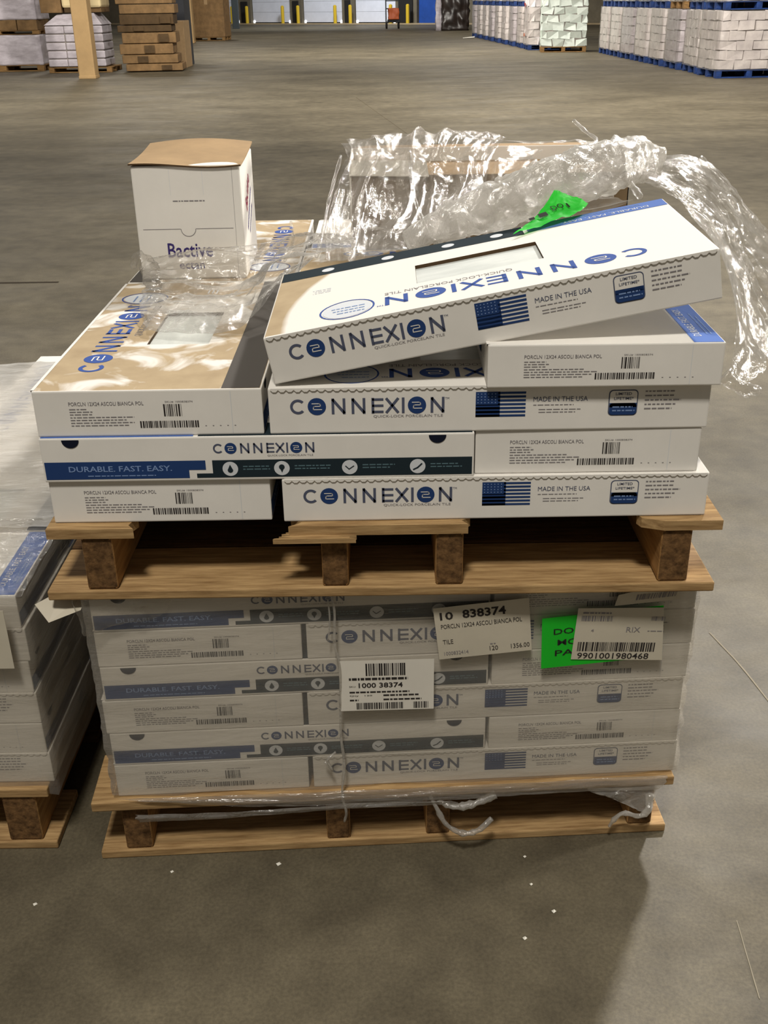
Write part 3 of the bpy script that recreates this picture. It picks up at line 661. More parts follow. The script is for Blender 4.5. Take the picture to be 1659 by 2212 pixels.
def place(kind, x, y, z, h, label, base=None, group=None, jr=0.0, jx=0.0):
    global CPROTO
    rz = {'dur': 0, 'end': PI/2, 'conn': PI}[kind]
    lx, ly = {'dur': (x, y), 'end': (x+CW, y), 'conn': (x+CL, y+CW)}[kind]
    lx += jx
    if base:
        bx, by, k = base
        lx, ly = bx+lx*math.cos(k)-ly*math.sin(k), by+lx*math.sin(k)+ly*math.cos(k); rz += k
    if CPROTO is None:
        CPROTO = make_carton(label); o = CPROTO
        o.location = (lx, ly, z); o.rotation_euler = (0, 0, rz+jr); o.scale = (1, 1, h/CH)
        if group: o['group'] = group
        return o
    o = copy_tree(CPROTO, (lx, ly, z), (0, 0, rz+jr), label, group, (1, 1, h/CH))
    if not group and 'group' in o: del o['group']
    return o

# ------------------------------------------------------------------ pallets under the stacks
def jag(b, p, n, w, t, mn, seed):
    """a board piece with splintered ends: p=(x0,x1,y0,y1,z0,z1), n=(left jagged, right jagged)"""
    x0, x1, y0, y1, z0, z1 = p; r = random.Random(seed); ny = 9; L = []; R = []
    for k in range(ny):
        y = y0+(y1-y0)*k/(ny-1)
        L.append((x0+(r.uniform(-0.02, 0.02) if n[0] else 0), y)); R.append((x1+(r.uniform(-0.022, 0.022) if n[1] else 0), y))
    V = []; F = []
    for (a, c) in zip(L, R): V += [(a[0], a[1], z0), (c[0], c[1], z0), (c[0], c[1], z1), (a[0], a[1], z1)]
    for k in range(ny-1):
        i = 4*k; j = i+4
        F += [(i+3, i+2, j+2, j+3), (i, j, j+1, i+1), (i, i+3, j+3, j), (i+1, j+1, j+2, i+2)]
    F += [(0, 1, 2, 3), (4*ny-4, 4*ny-1, 4*ny-2, 4*ny-3)]
    b.add(V, F, mn)
def make_pallet(label, loc, rz, w, d, zs, stringers, top, bottom, broken=None, xo=0.0):
    """zs: heights of bottom board top, stringer top, deck top"""
    t = thing('wooden_pallet', label, 'pallet', loc, rz)
    zb, zt, zd = zs
    for (xa, xb, _l) in stringers:
        b = MB(); b.rbox((xa, 0.004, zb), (xb, d-0.004, zt), 'woody', 0.004, 2, (1, 'endgrain'))
        b.build('stringer', t)
    for i, (y0, y1) in enumerate(bottom):
        b = MB(); b.rbox((xo, y0, 0), (xo+w, y1, zb), 'wood' if i == 0 else 'woodshade', 0.0025, 2); b.build('bottom_board', t)
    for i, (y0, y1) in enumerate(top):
        b = MB(); b.rbox((xo, y0, zt), (xo+w, y1, zd), 'wood' if y0 < 0.1 else 'woodshade', 0.0025, 2); b.build('deck_board', t)
    if broken:
        for i, (x0, x1, y0, y1, jl, jr, tilt) in enumerate(broken):
            b = MB(); jag(b, (x0, x1, y0, y1, zt, zd), (jl, jr), 0, 0, 'wood', 20+i)
            o = b.build('deck_board_piece', t); o['label'] = 'splintered piece of the broken front deck board'
            o.rotation_euler = (0, tilt, 0); o.location = (0, 0, 0)
    return t
tb = [(y, y+0.10) for y in (0.22, 0.36, 0.50, 0.64, 0.78, 0.92)]+[(1.09, 1.19)]
bb = [(-0.0, 0.14), (0.30, 0.42), (0.62, 0.74), (1.05, 1.19)]
# the two-stack tower: lower pallet turned a little
BASE = (-0.0105, -0.0125, 0.05)
make_pallet('wooden pallet on the floor under the lower wrapped carton stack', (BASE[0], BASE[1], 0), 0.05, 1.016, 1.2, (0.017, 0.118, 0.137),
            [(0.045, 0.092, 0), (0.402, 0.444, 0), (0.580, 0.622, 0), (0.946, 0.990, 0)], [(-0.012, 0.12)]+tb, bb)
up = make_pallet('wooden pallet with a broken front board between the two carton stacks', (-0.02, -0.022, 0.5405), 0.0, 1.03, 1.21, (0.0165, 0.107, 0.123),
            [(0.063, 0.110, 0), (0.426, 0.466, 0), (0.600, 0.642, 0), (0.942, 0.988, 0)], tb, [(0.0, 0.14), (0.146, 0.29), (0.30, 0.44), (0.45, 0.59), (0.62, 0.74), (0.80, 0.92), (1.05, 1.19)],
            [(0.014, 0.128, 0.0, 0.10, 0, 1, 0.0), (0.392, 0.64, 0.0, 0.10, 1, 1, 0.0), (0.925, 1.03, 0.0, 0.10, 1, 0, 0.0)])
b = MB(); jag(b, (0.372, 0.46, -0.012, 0.01, 0.100, 0.108), (1, 1), 0, 0, 'wood', 55); b.build('splinter', up)

# ------------------------------------------------------------------ carton stacks
HL = 0.0668
pos = {1: 'bottom layer', 2: 'second layer', 3: 'third layer', 4: 'fourth layer', 5: 'fifth layer', 6: 'top layer'}
face = {'end': 'barcode end', 'conn': 'flag side', 'dur': 'blue band side'}
z0 = 0.1375
for k in range(1, 7):
    z = z0+(k-1)*HL; jx = random.uniform(-0.003, 0.003); xx = 0.045
    def L(kind, side): return 'tile carton showing its %s, %s of the lower wrapped stack, %s' % (face[kind], pos[k], side)
    if k % 2:
        place('end', xx, 0.004, z, HL-0.0006, L('end', 'left'), BASE, None, 0, jx); place('conn', xx+0.338, 0.004, z, HL-0.0006, L('conn', 'right'), BASE, None, 0, jx)
        hid = [('conn', xx+0.338, 0.337), ('end', xx, 0.645), ('conn', xx+0.338, 0.672)]
    else:
        place('dur', xx, 0.004, z, HL-0.0006, L('dur', 'left'), BASE, None, 0, jx); place('end', xx+0.641, 0.004, z, HL-0.0006, L('end', 'right'), BASE, None, 0, jx)
        hid = [('dur', xx, 0.337), ('dur', xx, 0.672), ('end', xx+0.641, 0.645)]
    for (kk, hx, hy) in hid:
        place(kk, hx, hy, z, HL-0.0006, 'white tile carton at the back of the lower wrapped stack, hidden by the front cartons', BASE, 'cartons at the back of the lower stack')
# upper stack, unwrapped
U0 = 0.6642
place('end', 0.003, 0.0, U0, 0.0695, 'tile carton showing its barcode end, bottom left corner of the upper stack')
place('conn', 0.350, -0.004, U0, 0.0695, 'tile carton showing its flag side, lowest at right on the broken pallet', jr=0.004)
place('dur', 0.001, -0.006, U0+0.07, 0.0695, 'tile carton with the readable durable fast easy band, left in the upper stack')
place('end', 0.638, 0.002, U0+0.07, 0.0695, 'tile carton showing its barcode end, second from bottom at right of the upper stack', jr=-0.004)
lc = make_carton('brown-patched tile carton with top window, top left of the upper stack', 'left'); lc.location = (CW, 0.0, U0+0.14); lc.rotation_euler = (0, 0, PI/2)
place('conn', 0.338, 0.0, U0+0.14, 0.0695, 'tile carton showing its flag side level under the tilted carton', jr=0.002)
place('end', 0.651, -0.016, U0+0.21, 0.0625, 'tile carton with bright blue top band propping up the tilted carton at right', jr=-0.008)
UB = 'cartons at the back of the upper stack'
for (kk, hx, hy, l) in (('conn', 0.348, 0.332, 0), ('dur', 0.0, 0.330, 1), ('end', 0.0, 0.655, 0), ('end', 0.0, 0.664, 1), ('conn', 0.345, 0.672, 0),
                        ('dur', 0.345, 0.664, 1), ('dur', 0.345, 0.938, 2)):
    place(kk, hx, hy, U0+0.07*l, 0.0695, 'white tile carton in the back rows of the upper stack, hidden by front cartons', None, UB)
o = copy_tree(lc, (0.0, 0.640+CL, U0+0.14), (0, 0, -PI/2), 'brown-patched tile carton lying under the tall white box')
copy_tree(lc, (0.334, 0.602, U0+0.14), (0, 0, 0), 'brown-patched tile carton under loose film behind the tilted carton')  # same brown-patched top as the top left carton
# tilted carton on top
R = (Matrix.Rotation(-0.0076, 4, 'Z') @ Matrix.Rotation(-0.1846, 4, 'Y') @ Matrix.Rotation(0.0331, 4, 'X'))
TM = Matrix.Translation((0.3494, 0.0059, 0.8775)) @ R @ Matrix.Translation((CL, CW, 0)) @ Matrix.Rotation(PI, 4, 'Z')
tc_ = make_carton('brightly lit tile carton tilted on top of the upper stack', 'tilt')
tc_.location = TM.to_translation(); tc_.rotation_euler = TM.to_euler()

# left neighbour stack
NB = (-0.072, 0.035, 0.0)
make_pallet('wooden pallet on the floor under the wrapped stack at the left edge', (NB[0]-1.04, NB[1]-0.02, 0), 0.0, 1.016, 1.2, (0.017, 0.118, 0.137),
            [(0.045, 0.092, 0), (0.402, 0.444, 0), (0.580, 0.622, 0), (0.930, 0.990, 0)], [(0.0, 0.13)]+tb, bb)
NH = 0.0635
for k in range(1, 7):
    z = z0+(k-1)*NH; jx = random.uniform(-0.004, 0.004)
    kind = 'conn' if k % 2 else 'end'; w = CL if k % 2 else CW
    place(kind, NB[0]-0.018-w+jx, NB[1], z, NH-0.0006, 'tile carton showing its %s, %s of the stack at the left edge' % (face[kind], pos[k]))
    if k % 2: hid = [('conn', -CL, 0.335)]
    else: hid = [('dur', -CL-CW-0.005, 0.335), ('dur', -CL-CW-0.005, 0.0)]
    hid += [('conn' if k % 2 else 'end', -w, 0.672 if k % 2 else 0.64)]
    if k % 2: hid += [('end', -CL-CW-0.008, 0.0)]
    if k == 6: hid += [('dur', -CL-CW-0.005, 0.672)]
    for (kk, hx, hy) in hid:
        place(kk, NB[0]-0.018+hx, NB[1]+hy, z, NH-0.0006, 'white tile carton inside the wrapped stack at the left edge', None, 'inner cartons of the left edge stack')

# ------------------------------------------------------------------ tall white box and long white box
t = thing('white_box', 'tall white box with brown top standing at the back left of the upper stack', 'box', (0.026, 0.662, U0+0.2105), 0.02)
bw, bd, bh = 0.208, 0.245, 0.217
b = MB(); b.rbox((0, 0, 0), (bw, bd, bh), 'white', 0.003)
F = Face(b, (0, 0, 0), (1, 0, 0), (0, 0, 1)); r = random.Random(2)
F.text('Bactive', 0.056, 0.043, 0.088, 0.028, 'purple', bold=0.012); F.text('ectan', 0.076, 0.020, 0.050, 0.0135, 'purple', bold=0.012)
F.lines(0.075, 0.150, 0.062, 0.004, 1, 'grey', r, 0.0022)
F.rect(0.012, 0.0975, 0.085, 0.0985, 'grey'); F.rect(0.115, 0.0975, bw-0.02, 0.0985, 'grey'); F.ring(0.1, 0.098, 0.015, 0.0012, 'grey', t0=PI, t1=2*PI, n=12)
F.rect(bw-0.016, 0.01, bw-0.0155, bh-0.005, 'grey'); F.rect(0.072, 0.162, 0.0725, 0.21, 'pale'); F.rect(0.135, 0.162, 0.1355, 0.21, 'pale')
G = Face(b, (bw, 0, 0), (0, 1, 0), (0, 0, 1)); c_, s_ = math.cos(0.62), math.sin(0.62)
G2 = Face(b, (bw, 0.085, 0.112), (0, c_, s_), (0, -s_, c_)); G2.text('Bactive', 0, 0, 0.09, 0.034, 'redprint', bold=0.01)
G2.lines(-0.02, -0.03, 0.13, 0.022, 1, 'purple', r, 0.010); G2.lines(0.0, -0.058, 0.09, 0.022, 1, 'purple', r, 0.008)
b.build('box_body', t)
b = MB(); n = 14; V = []; Fc = []
for i in range(n+1):
    for j in range(n+1):
        u, v = i/n, j/n
        z = bh+0.0015+0.012*v*v+0.004*math.sin(u*5+1)*(1-v)**2+(0.008*math.sin(PI*u)*v)
        V.append((-0.003+u*(bw+0.006), -0.004+v*(bd+0.004), z))
for i in range(n):
    for j in range(n): a = i*(n+1)+j; Fc.append((a, a+n+1, a+n+2, a+1))
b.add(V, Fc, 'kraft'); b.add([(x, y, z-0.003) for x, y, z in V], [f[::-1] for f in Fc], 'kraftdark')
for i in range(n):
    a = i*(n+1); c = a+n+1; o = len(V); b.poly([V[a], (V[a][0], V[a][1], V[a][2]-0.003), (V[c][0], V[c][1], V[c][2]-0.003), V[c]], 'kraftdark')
    e = n*(n+1)+i; b.poly([V[e], (V[e][0], V[e][1], V[e][2]-0.003), (V[e+1][0], V[e+1][1], V[e+1][2]-0.003), V[e+1]], 'kraft')
b.build('top_flap', t)['label'] = 'brown cardboard top flap, slightly bulged'

t = thing('white_box', 'long open white box with brown inside under loose film at the back right', 'box', (0.436, 0.905, U0+0.2105), 0.0)
lw_, ld_, lh_ = 0.60, 0.22, 0.187; th = 0.004
b = MB()
b.rbox((0.004, 0, 0), (lw_, th, lh_-0.03), 'kraftdim', 0.001); b.rbox((0, ld_-th, 0), (lw_, ld_, lh_), 'white', 0.001)
b.rbox((0, 0, 0), (th, ld_, lh_), 'white', 0.001); b.rbox((lw_-th, 0, 0), (lw_, ld_, lh_), 'white', 0.001); b.rbox((0, 0, 0), (lw_, ld_, th), 'white', 0.001)
b.build('box_body', t)
b = MB(); b.rbox((th, th, 0.10), (lw_-th, ld_-th, lh_-0.03), 'kraft', 0.002); b.build('inner_tray', t)['label'] = 'brown cardboard lining'
b = MB(); b.add([(0, ld_, lh_), (lw_-0.02, ld_, lh_), (lw_-0.06, ld_+0.13, lh_-0.01), (0.04, ld_+0.13, lh_-0.01), (0, ld_, lh_-.003), (lw_-0.02, ld_, lh_-.003), (lw_-0.06, ld_+0.13, lh_-0.013), (0.04, ld_+0.13, lh_-0.013)],
                [(0, 1, 2, 3), (7, 6, 5, 4), (0, 4, 5, 1), (1, 5, 6, 2), (2, 6, 7, 3), (3, 7, 4, 0)], 'kraft'); b.build('back_flap', t)
b = MB(); b.add([(0.0, -0.004, lh_-0.028), (0.17, -0.006, lh_-0.032), (0.165, 0.03, lh_-0.004), (0.002, 0.035, lh_-0.002), (0.0, -0.001, lh_-0.03), (0.17, -0.003, lh_-0.034), (0.165, 0.033, lh_-0.006), (0.002, 0.038, lh_-0.004)], [(0, 1, 2, 3), (7, 6, 5, 4), (0, 4, 5, 1), (1, 5, 6, 2), (2, 6, 7, 3), (3, 7, 4, 0)], 'white'); b.build('front_flap', t)

# ------------------------------------------------------------------ stretch film
def catmull(P, t):
    n = len(P)-1; x = min(max(t*n, 0), n-1e-6); i = int(x); f = x-i
    p0, p1, p2, p3 = P[max(i-1, 0)], P[i], P[i+1], P[min(i+2, n)]
    return 0.5*((2*p1)+(p2-p0)*f+(2*p0-5*p1+4*p2-p3)*f*f+(3*p1-p0-3*p2+p3)*f**3)
def ridge(p): return 1-abs(noise.noise(p))*2
def sheet(grid, nu, nv, amp, freq, seed, mn, rag=0.01, aniso=(1, 1, 1), holes=None, fold=None):
    G = [[Vector(p) for p in r] for r in grid]; V = []; s = Vector((seed*3.1, seed*1.7, seed))
    for i in range(nv+1):
        v = i/nv; rows = [catmull([G[k][c] for k in range(len(G))], v) for c in range(len(G[0]))]
        for j in range(nu+1):
            u = j/nu
            # torn, uneven border
            e = min(u, 1-u, v, 1-v)
            if e < 0.08 and rag:
                u2 = u+rag*3*noise.noise(Vector((v*14, seed, 2)))*(1-e/0.08)*(1 if u in (0, 1) else 0.6); u2 = min(max(u2, 0), 1)
            else: u2 = u
            V.append(catmull(rows, u2))
    W1 = nu+1; out = []
    for i in range(nv+1):
        for j in range(nu+1):
            p = V[i*W1+j]; a = V[i*W1+min(j+1, nu)]-V[i*W1+max(j-1, 0)]; c = V[min(i+1, nv)*W1+j]-V[max(i-1, 0)*W1+j]
            n = a.cross(c)
            n = n.normalized() if n.length > 1e-9 else Vector((0, 0, 1))
            if n.z < 0: n = -n
            q = Vector((p.x*aniso[0], p.y*aniso[1], p.z*aniso[2]))
            if fold:
                w = Vector((j/nu*fold[0], i/nv*fold[1], seed)); w += Vector((noise.noise(q*6+s), noise.noise(q*6-s), 0))*0.55
                d = amp*(ridge(w)*0.6+ridge(w*2.1+s)*0.4+ridge(w*4.3+s)*0.12+ridge(q*55+s)*0.03-0.35)*min(1.0, 0.25+6*min(j/nu, 1-j/nu, i/nv, 1-i/nv))
            else: d = amp*(ridge(q*freq+s)*0.6+ridge(q*freq*2.3+s)*0.35+ridge(q*freq*5+s)*0.18-0.35)
            out.append(p+n*d)
    F = []
    for i in range(nv):
        for j in range(nu):
            if holes and holes((j+0.5)/nu, (i+0.5)/nv): continue
            F.append((i*W1+j, i*W1+j+1, (i+1)*W1+j+1, (i+1)*W1+j))
    b = MB(); b.add(out, F, mn); return b

def stack_wrap(w, d, zb, zt, seed, off=0.006, torn=True):
    """film wound round a stack: closed loop of horizontal bands, ragged lower hem"""
    b = MB(); n = 44; per = []; c = 0.012
    def side(a, bb):
        for i in range(n): per.append((a[0]+(bb[0]-a[0])*i/n, a[1]+(bb[1]-a[1])*i/n))
    side((-off, -off), (w+off, -off)); side((w+off, -off), (w+off, d+off)); side((w+off, d+off), (-off, d+off)); side((-off, d+off), (-off, -off))
    nr = 46; N = len(per); V = []
    for k in range(nr+1):
        f = k/nr
        for i, (x, y) in enumerate(per):
            hem = zb+0.012*noise.noise(Vector((x*7+seed, y*7, 0.3)))+0.006*noise.noise(Vector((x*25, y*25, seed)))
            z = hem+(zt-hem)*f
            q = 0.0035*noise.noise(Vector((x*2.5+seed, y*2.5, z*34)))+0.0015*noise.noise(Vector((x*9, y*9+seed, z*70)))
            nx = -1 if x < 0 else (1 if x > w else 0); ny = -1 if y < 0 else (1 if y > d else 0)
            V.append((x+nx*max(q, -0.003), y+ny*max(q, -0.003), z))
    F = []
    for k in range(nr):
        for i in range(N): F.append((k*N+i, k*N+(i+1) % N, (k+1)*N+(i+1) % N, (k+1)*N+i))
    b.add(V, F, 'filmtight'); return b
def smooth_path(P, n):
    Q = [Vector(p) for p in P]; return [catmull(Q, i/n) for i in range(n+1)]
def rope(P, rad, mn, n=26, nz=0.5, seed=1, k=8):
    b = MB(); q = smooth_path(P, n)
    rr = [(rad if not isinstance(rad, (list, tuple)) else rad[0]+(rad[1]-rad[0])*i/n)*(0.75+0.5*abs(noise.noise(Vector((i*0.7, seed, 0))))) for i in range(n+1)]
    b.tube(q, rr, mn, k, nz, seed); return b

# lower stack wrap with its paper labels
lw = thing('stretch_wrap', 'tight clear film wrapped round the lower carton stack, with paper labels', 'film wrap', (BASE[0], BASE[1], 0), 0.05)
WX = 0.045
o = stack_wrap(0.972, 1.20, 0.141, 0.538, 2.0).build('film', lw, True); o.location = (WX-0.002, 0.004, 0)
yf = -0.012   # just in front of the film
def paper(name, pts, mn, label, marks, lift=0.0, curl=0.002):
    """paper sheet on the film; pts = bottom left, bottom right, top right, top left in (x, z)"""
    b = MB(); n = 8; V = []
    for i in range(n+1):
        for j in range(n+1):
            u, v = i/n, j/n
            x = (pts[0][0]*(1-u)+pts[1][0]*u)*(1-v)+(pts[3][0]*(1-u)+pts[2][0]*u)*v
            z = (pts[0][1]*(1-u)+pts[1][1]*u)*(1-v)+(pts[3][1]*(1-u)+pts[2][1]*u)*v
            V.append((x, yf-lift, z))
    Fc = [(i*(n+1)+j, (i+1)*(n+1)+j, (i+1)*(n+1)+j+1, i*(n+1)+j+1) for i in range(n) for j in range(n)]
    b.add(V, Fc, mn)
    b.add([(x, y+0.0004, z) for x, y, z in V], [f[::-1] for f in Fc], mn)
    bl, br, tl = [Vector((p[0], yf-lift, p[1])) for p in (pts[0], pts[1], pts[3])]
    ex = (br-bl); w = ex.length; ex.normalize(); ey = (tl-bl); h = ey.length; ey.normalize()
    marks(Face(b, bl, ex, ey, 0.0005), w, h)
    o = b.build(name, lw); o['label'] = label; return o
rq = random.Random(9)
def m_white(f, w, h):
    f.bars(0.28*w, 0.70*h, 0.42*w, 0.24*h, 'ink', rq, dens=0.0016)
    f.lines(0.10*w, 0.615*h, 0.75*w, 0.01, 1, 'ink', rq, 0.0045)
    f.text('SKU:', 0.10*w, 0.475*h, 0.07*w, 0.03*h, 'ink'); f.text('1000 38374', 0.20*w, 0.46*h, 0.47*w, 0.10*h, 'ink', bold=0.02)
    f.lines(0.10*w, 0.36*h, 0.80*w, 0.01, 1, 'ink', rq, 0.003); f.text('Qty   120', 0.10*w, 0.285*h, 0.24*w, 0.035*h, 'ink')
    f.lines(0.46*w, 0.29*h, 0.48*w, 0.01, 1, 'ink', rq, 0.003); f.lines(0.10*w, 0.20*h, 0.10*w, 0.01, 1, 'ink', rq, 0.003); f.lines(0.46*w, 0.205*h, 0.48*w, 0.01, 1, 'ink', rq, 0.003)
    f.bars(0.17*w, 0.03*h, 0.50*w, 0.13*h, 'ink', rq, dens=0.0014); f.bars(0.78*w, 0.03*h, 0.16*w, 0.13*h, 'ink', rq, dens=0.0014)
paper('pallet_tag', [(0.436, 0.312), (0.590, 0.309), (0.590, 0.408), (0.435, 0.411)], 'paper', 'white barcode tag reading 1000 38374', m_white, 0.004)
def m_tan(f, w, h):
    f.text('10', 0.06*w, 0.76*h, 0.14*w, 0.15*h, 'ink', bold=0.02); f.text('838374', 0.30*w, 0.76*h, 0.46*w, 0.16*h, 'ink', bold=0.025)
    f.text('PORCLN 12X24 ASCOLI BIANCA POL', 0.06*w, 0.59*h, 0.86*w, 0.085*h, 'ink'); f.text('TILE', 0.06*w, 0.29*h, 0.11*w, 0.085*h, 'ink')
    f.text('1000832414', 0.06*w, 0.07*h, 0.26*w, 0.07*h, 'grey'); f.text('120', 0.55*w, 0.08*h, 0.09*w, 0.09*h, 'ink'); f.text('1356.00', 0.78*w, 0.08*h, 0.2*w, 0.09*h, 'ink')
    f.lines(0.56*w, 0.20*h, 0.06*w, 0.01, 1, 'grey', rq, 0.002)
paper('stock_label', [(0.599, 0.404), (0.750, 0.415), (0.741, 0.514), (0.588, 0.501)], 'paperdull', 'creased cream stock label reading 838374', m_tan, 0.001)
def m_green(f, w, h):
    f.text('DO N', 0.10*w, 0.66*h, 0.29*w, 0.115*h, 'bumper', bold=0.008); f.text('MOV', 0.135*w, 0.44*h, 0.25*w, 0.115*h, 'bumper', bold=0.008); f.text('PAR', 0.115*w, 0.23*h, 0.25*w, 0.115*h, 'bumper', bold=0.008)
paper('green_notice', [(0.767, 0.378), (0.958, 0.392), (0.960, 0.490), (0.764, 0.474)], 'green', 'bright green notice half covered by a white label', m_green, 0.0015)
def m_over(f, w, h):
    f.lines(0.06*w, 0.90*h, 0.32*w, 0.01, 1, 'grey', rq, 0.003); f.bars(0.05*w, 0.76*h, 0.33*w, 0.10*h, 'grey', rq, dens=0.0016)
    f.text('4', 0.17*w, 0.55*h, 0.03*w, 0.055*h, 'grey'); f.text('RIX', 0.55*w, 0.55*h, 0.15*w, 0.10*h, 'grey'); f.lines(0.78*w, 0.57*h, 0.2*w, 0.01, 1, 'grey', rq, 0.0015)
    f.bars(0.80*w, 0.78*h, 0.15*w, 0.08*h, 'grey', rq, dens=0.0014)
    f.bars(0.05*w, 0.17*h, 0.84*w, 0.18*h, 'ink', rq, dens=0.0017); f.text('9901001980468', 0.06*w, 0.02*h, 0.78*w, 0.12*h, 'ink', bold=0.01)
paper('barcode_label', [(0.815, 0.395), (0.967, 0.386), (0.960, 0.487), (0.821, 0.492)], 'paperdull', 'cream barcode label reading 9901001980468', m_over, 0.0032)
def m_third(f, w, h): f.bars(0.3*w, 0.35*h, 0.62*w, 0.5*h, 'grey', rq, dens=0.0016)
paper('barcode_label', [(0.880, 0.492), (0.985, 0.500), (0.980, 0.532), (0.885, 0.512)], 'paperdull', 'tilted barcode label at the top right corner', m_third, 0.0005)
rope([(0.428, -0.012, 0.535), (0.432, -0.014, 0.50), (0.430, -0.013, 0.44), (0.437, -0.015, 0.40), (0.436, -0.014, 0.33), (0.434, -0.013, 0.26), (0.438, -0.016, 0.20), (0.432, -0.018, 0.14), (0.438, -0.020, 0.10), (0.434, -0.016, 0.075)],
     0.0028, 'filmthick', 40, 0.5, 2).build('twisted_strand', lw, True)
rope([(0.422, -0.012, 0.525), (0.424, -0.014, 0.49), (0.420, -0.013, 0.45)], 0.0016, 'filmthick', 14, 0.4, 5).build('twisted_strand', lw, True)
rope([(0.405, -0.012, 0.205), (0.417, -0.017, 0.19), (0.41, -0.017, 0.212), (0.424, -0.015, 0.227)], 0.0026, 'filmthick', 18, 0.6, 6).build('twisted_strand', lw, True)
rope([(0.585, -0.014, 0.122), (0.596, -0.022, 0.10), (0.612, -0.03, 0.070), (0.640, -0.034, 0.052), (0.668, -0.034, 0.056), (0.692, -0.03, 0.078)], [0.0045, 0.0065], 'filmthick', 30, 0.6, 7).build('torn_loop', lw, True)
rope([(0.60, -0.012, 0.108), (0.625, -0.02, 0.100), (0.66, -0.02, 0.104), (0.70, -0.014, 0.118)], [0.005, 0.009], 'filmthick', 24, 0.7, 8).build('torn_loop', lw, True)
rope([(0.975, -0.012, 0.10), (0.972, -0.02, 0.075), (0.958, -0.022, 0.060), (0.93, -0.02, 0.066), (0.915, -0.016, 0.05), (0.907, -0.015, 0.032)], [0.009, 0.003], 'filmthick', 26, 0.8, 9).build('torn_corner', lw, True)
b = sheet([[(0.985, -0.012, 0.12), (0.93, -0.012, 0.118), (0.86, -0.012, 0.122)], [(0.985, -0.016, 0.10), (0.94, -0.017, 0.095), (0.87, -0.014, 0.112)], [(0.984, -0.016, 0.072), (0.955, -0.018, 0.070), (0.90, -0.014, 0.10)]],
          24, 16, 0.006, 30, 4, 'filmthick', 0.02); b.build('torn_corner', lw, True)
b = sheet([[(0.045, -0.0135, 0.147), (0.25, -0.017, 0.146), (0.5, -0.019, 0.146), (0.80, -0.019, 0.146), (1.00, -0.017, 0.146)],
           [(0.10, -0.0165, 0.139), (0.30, -0.021, 0.132), (0.52, -0.021, 0.130), (0.80, -0.021, 0.130), (1.00, -0.020, 0.134)],
           [(0.20, -0.0165, 0.124), (0.32, -0.021, 0.118), (0.53, -0.021, 0.114), (0.80, -0.020, 0.118), (0.985, -0.020, 0.116)]],
          120, 12, 0.004, 24, 6, 'filmhem', 0.01, (0.25, 1, 2.5)); b.build('film_hem', lw, True)
b = sheet([[(0.075, -0.020, 0.116), (0.25, -0.021, 0.114), (0.45, -0.021, 0.118), (0.62, -0.021, 0.116)], [(0.075, -0.022, 0.106), (0.25, -0.022, 0.106), (0.45, -0.022, 0.111), (0.63, -0.021, 0.110)],
           [(0.08, -0.017, 0.094), (0.25, -0.020, 0.099), (0.45, -0.020, 0.106), (0.64, -0.018, 0.102)]], 90, 8, 0.004, 24, 26, 'filmthick', 0.02, (0.25, 1, 2.5)); b.build('film_hem', lw, True)
b = sheet([[(0.018, 0.02, 0.555), (0.03, -0.016, 0.53), (0.10, -0.014, 0.537), (0.18, -0.013, 0.536)], [(0.025, 0.03, 0.52), (0.034, -0.014, 0.505), (0.10, -0.014, 0.50), (0.17, -0.012, 0.515)], [(0.03, 0.04, 0.50), (0.036, -0.010, 0.475), (0.08, -0.012, 0.487), (0.15, -0.010, 0.50)]],
          30, 18, 0.007, 26, 8, 'film', 0.02); b.build('loose_corner', lw, True)
b = MB(); b.add([(-0.035, 0.00, 0.530), (-0.012, -0.020, 0.508), (0.036, -0.006, 0.520), (0.040, 0.03, 0.532), (0.0, 0.03, 0.536)], [(0, 1, 2, 3, 4)], 'paperdull'); b.build('cardboard_scrap', lw)['label'] = 'pale folded scrap sticking out at the top left corner'

# neighbour wrap
nw = thing('stretch_wrap', 'cloudy film wrapped round the carton stack at the left edge', 'film wrap', (NB[0]-1.02, NB[1]-0.004, 0), 0)
stack_wrap(1.005, 1.17, 0.115, 0.52, 6.0).build('film', nw, True)
for ys, mn, amp, sd in (((-0.012, 0.06, 0.13, 0.20, 0.26), 'film', 0.006, 12), ((0.22, 0.40, 0.60, 0.80, 1.0, 1.18), 'filmcloud', 0.010, 14)):
    g = [[(x, y, 0.524+(0.004 if y > 0 else -0.002)) for x in (-0.01, 0.25, 0.5, 0.75, 1.015)] for y in ys]
    sheet(g, 90, 70, amp, 9, sd, mn, 0.0, (0.5, 2.2, 1)).build('film_top', nw, True)
b = MB(); f = Face(b, (0.90, -0.022, 0.395), (1, 0, 0), (0, 0, 1), 0.0005)
b.box((0.80, -0.022, 0.395), (0.985, -0.0212, 0.505), 'paperdull'); f.bars(-0.08, 0.025, 0.135, 0.022, 'grey', rq, dens=0.003); f.text('5572', -0.01, 0.006, 0.06, 0.012, 'grey')
b.build('barcode_label', nw)['label'] = 'cream barcode label ending in 5572'

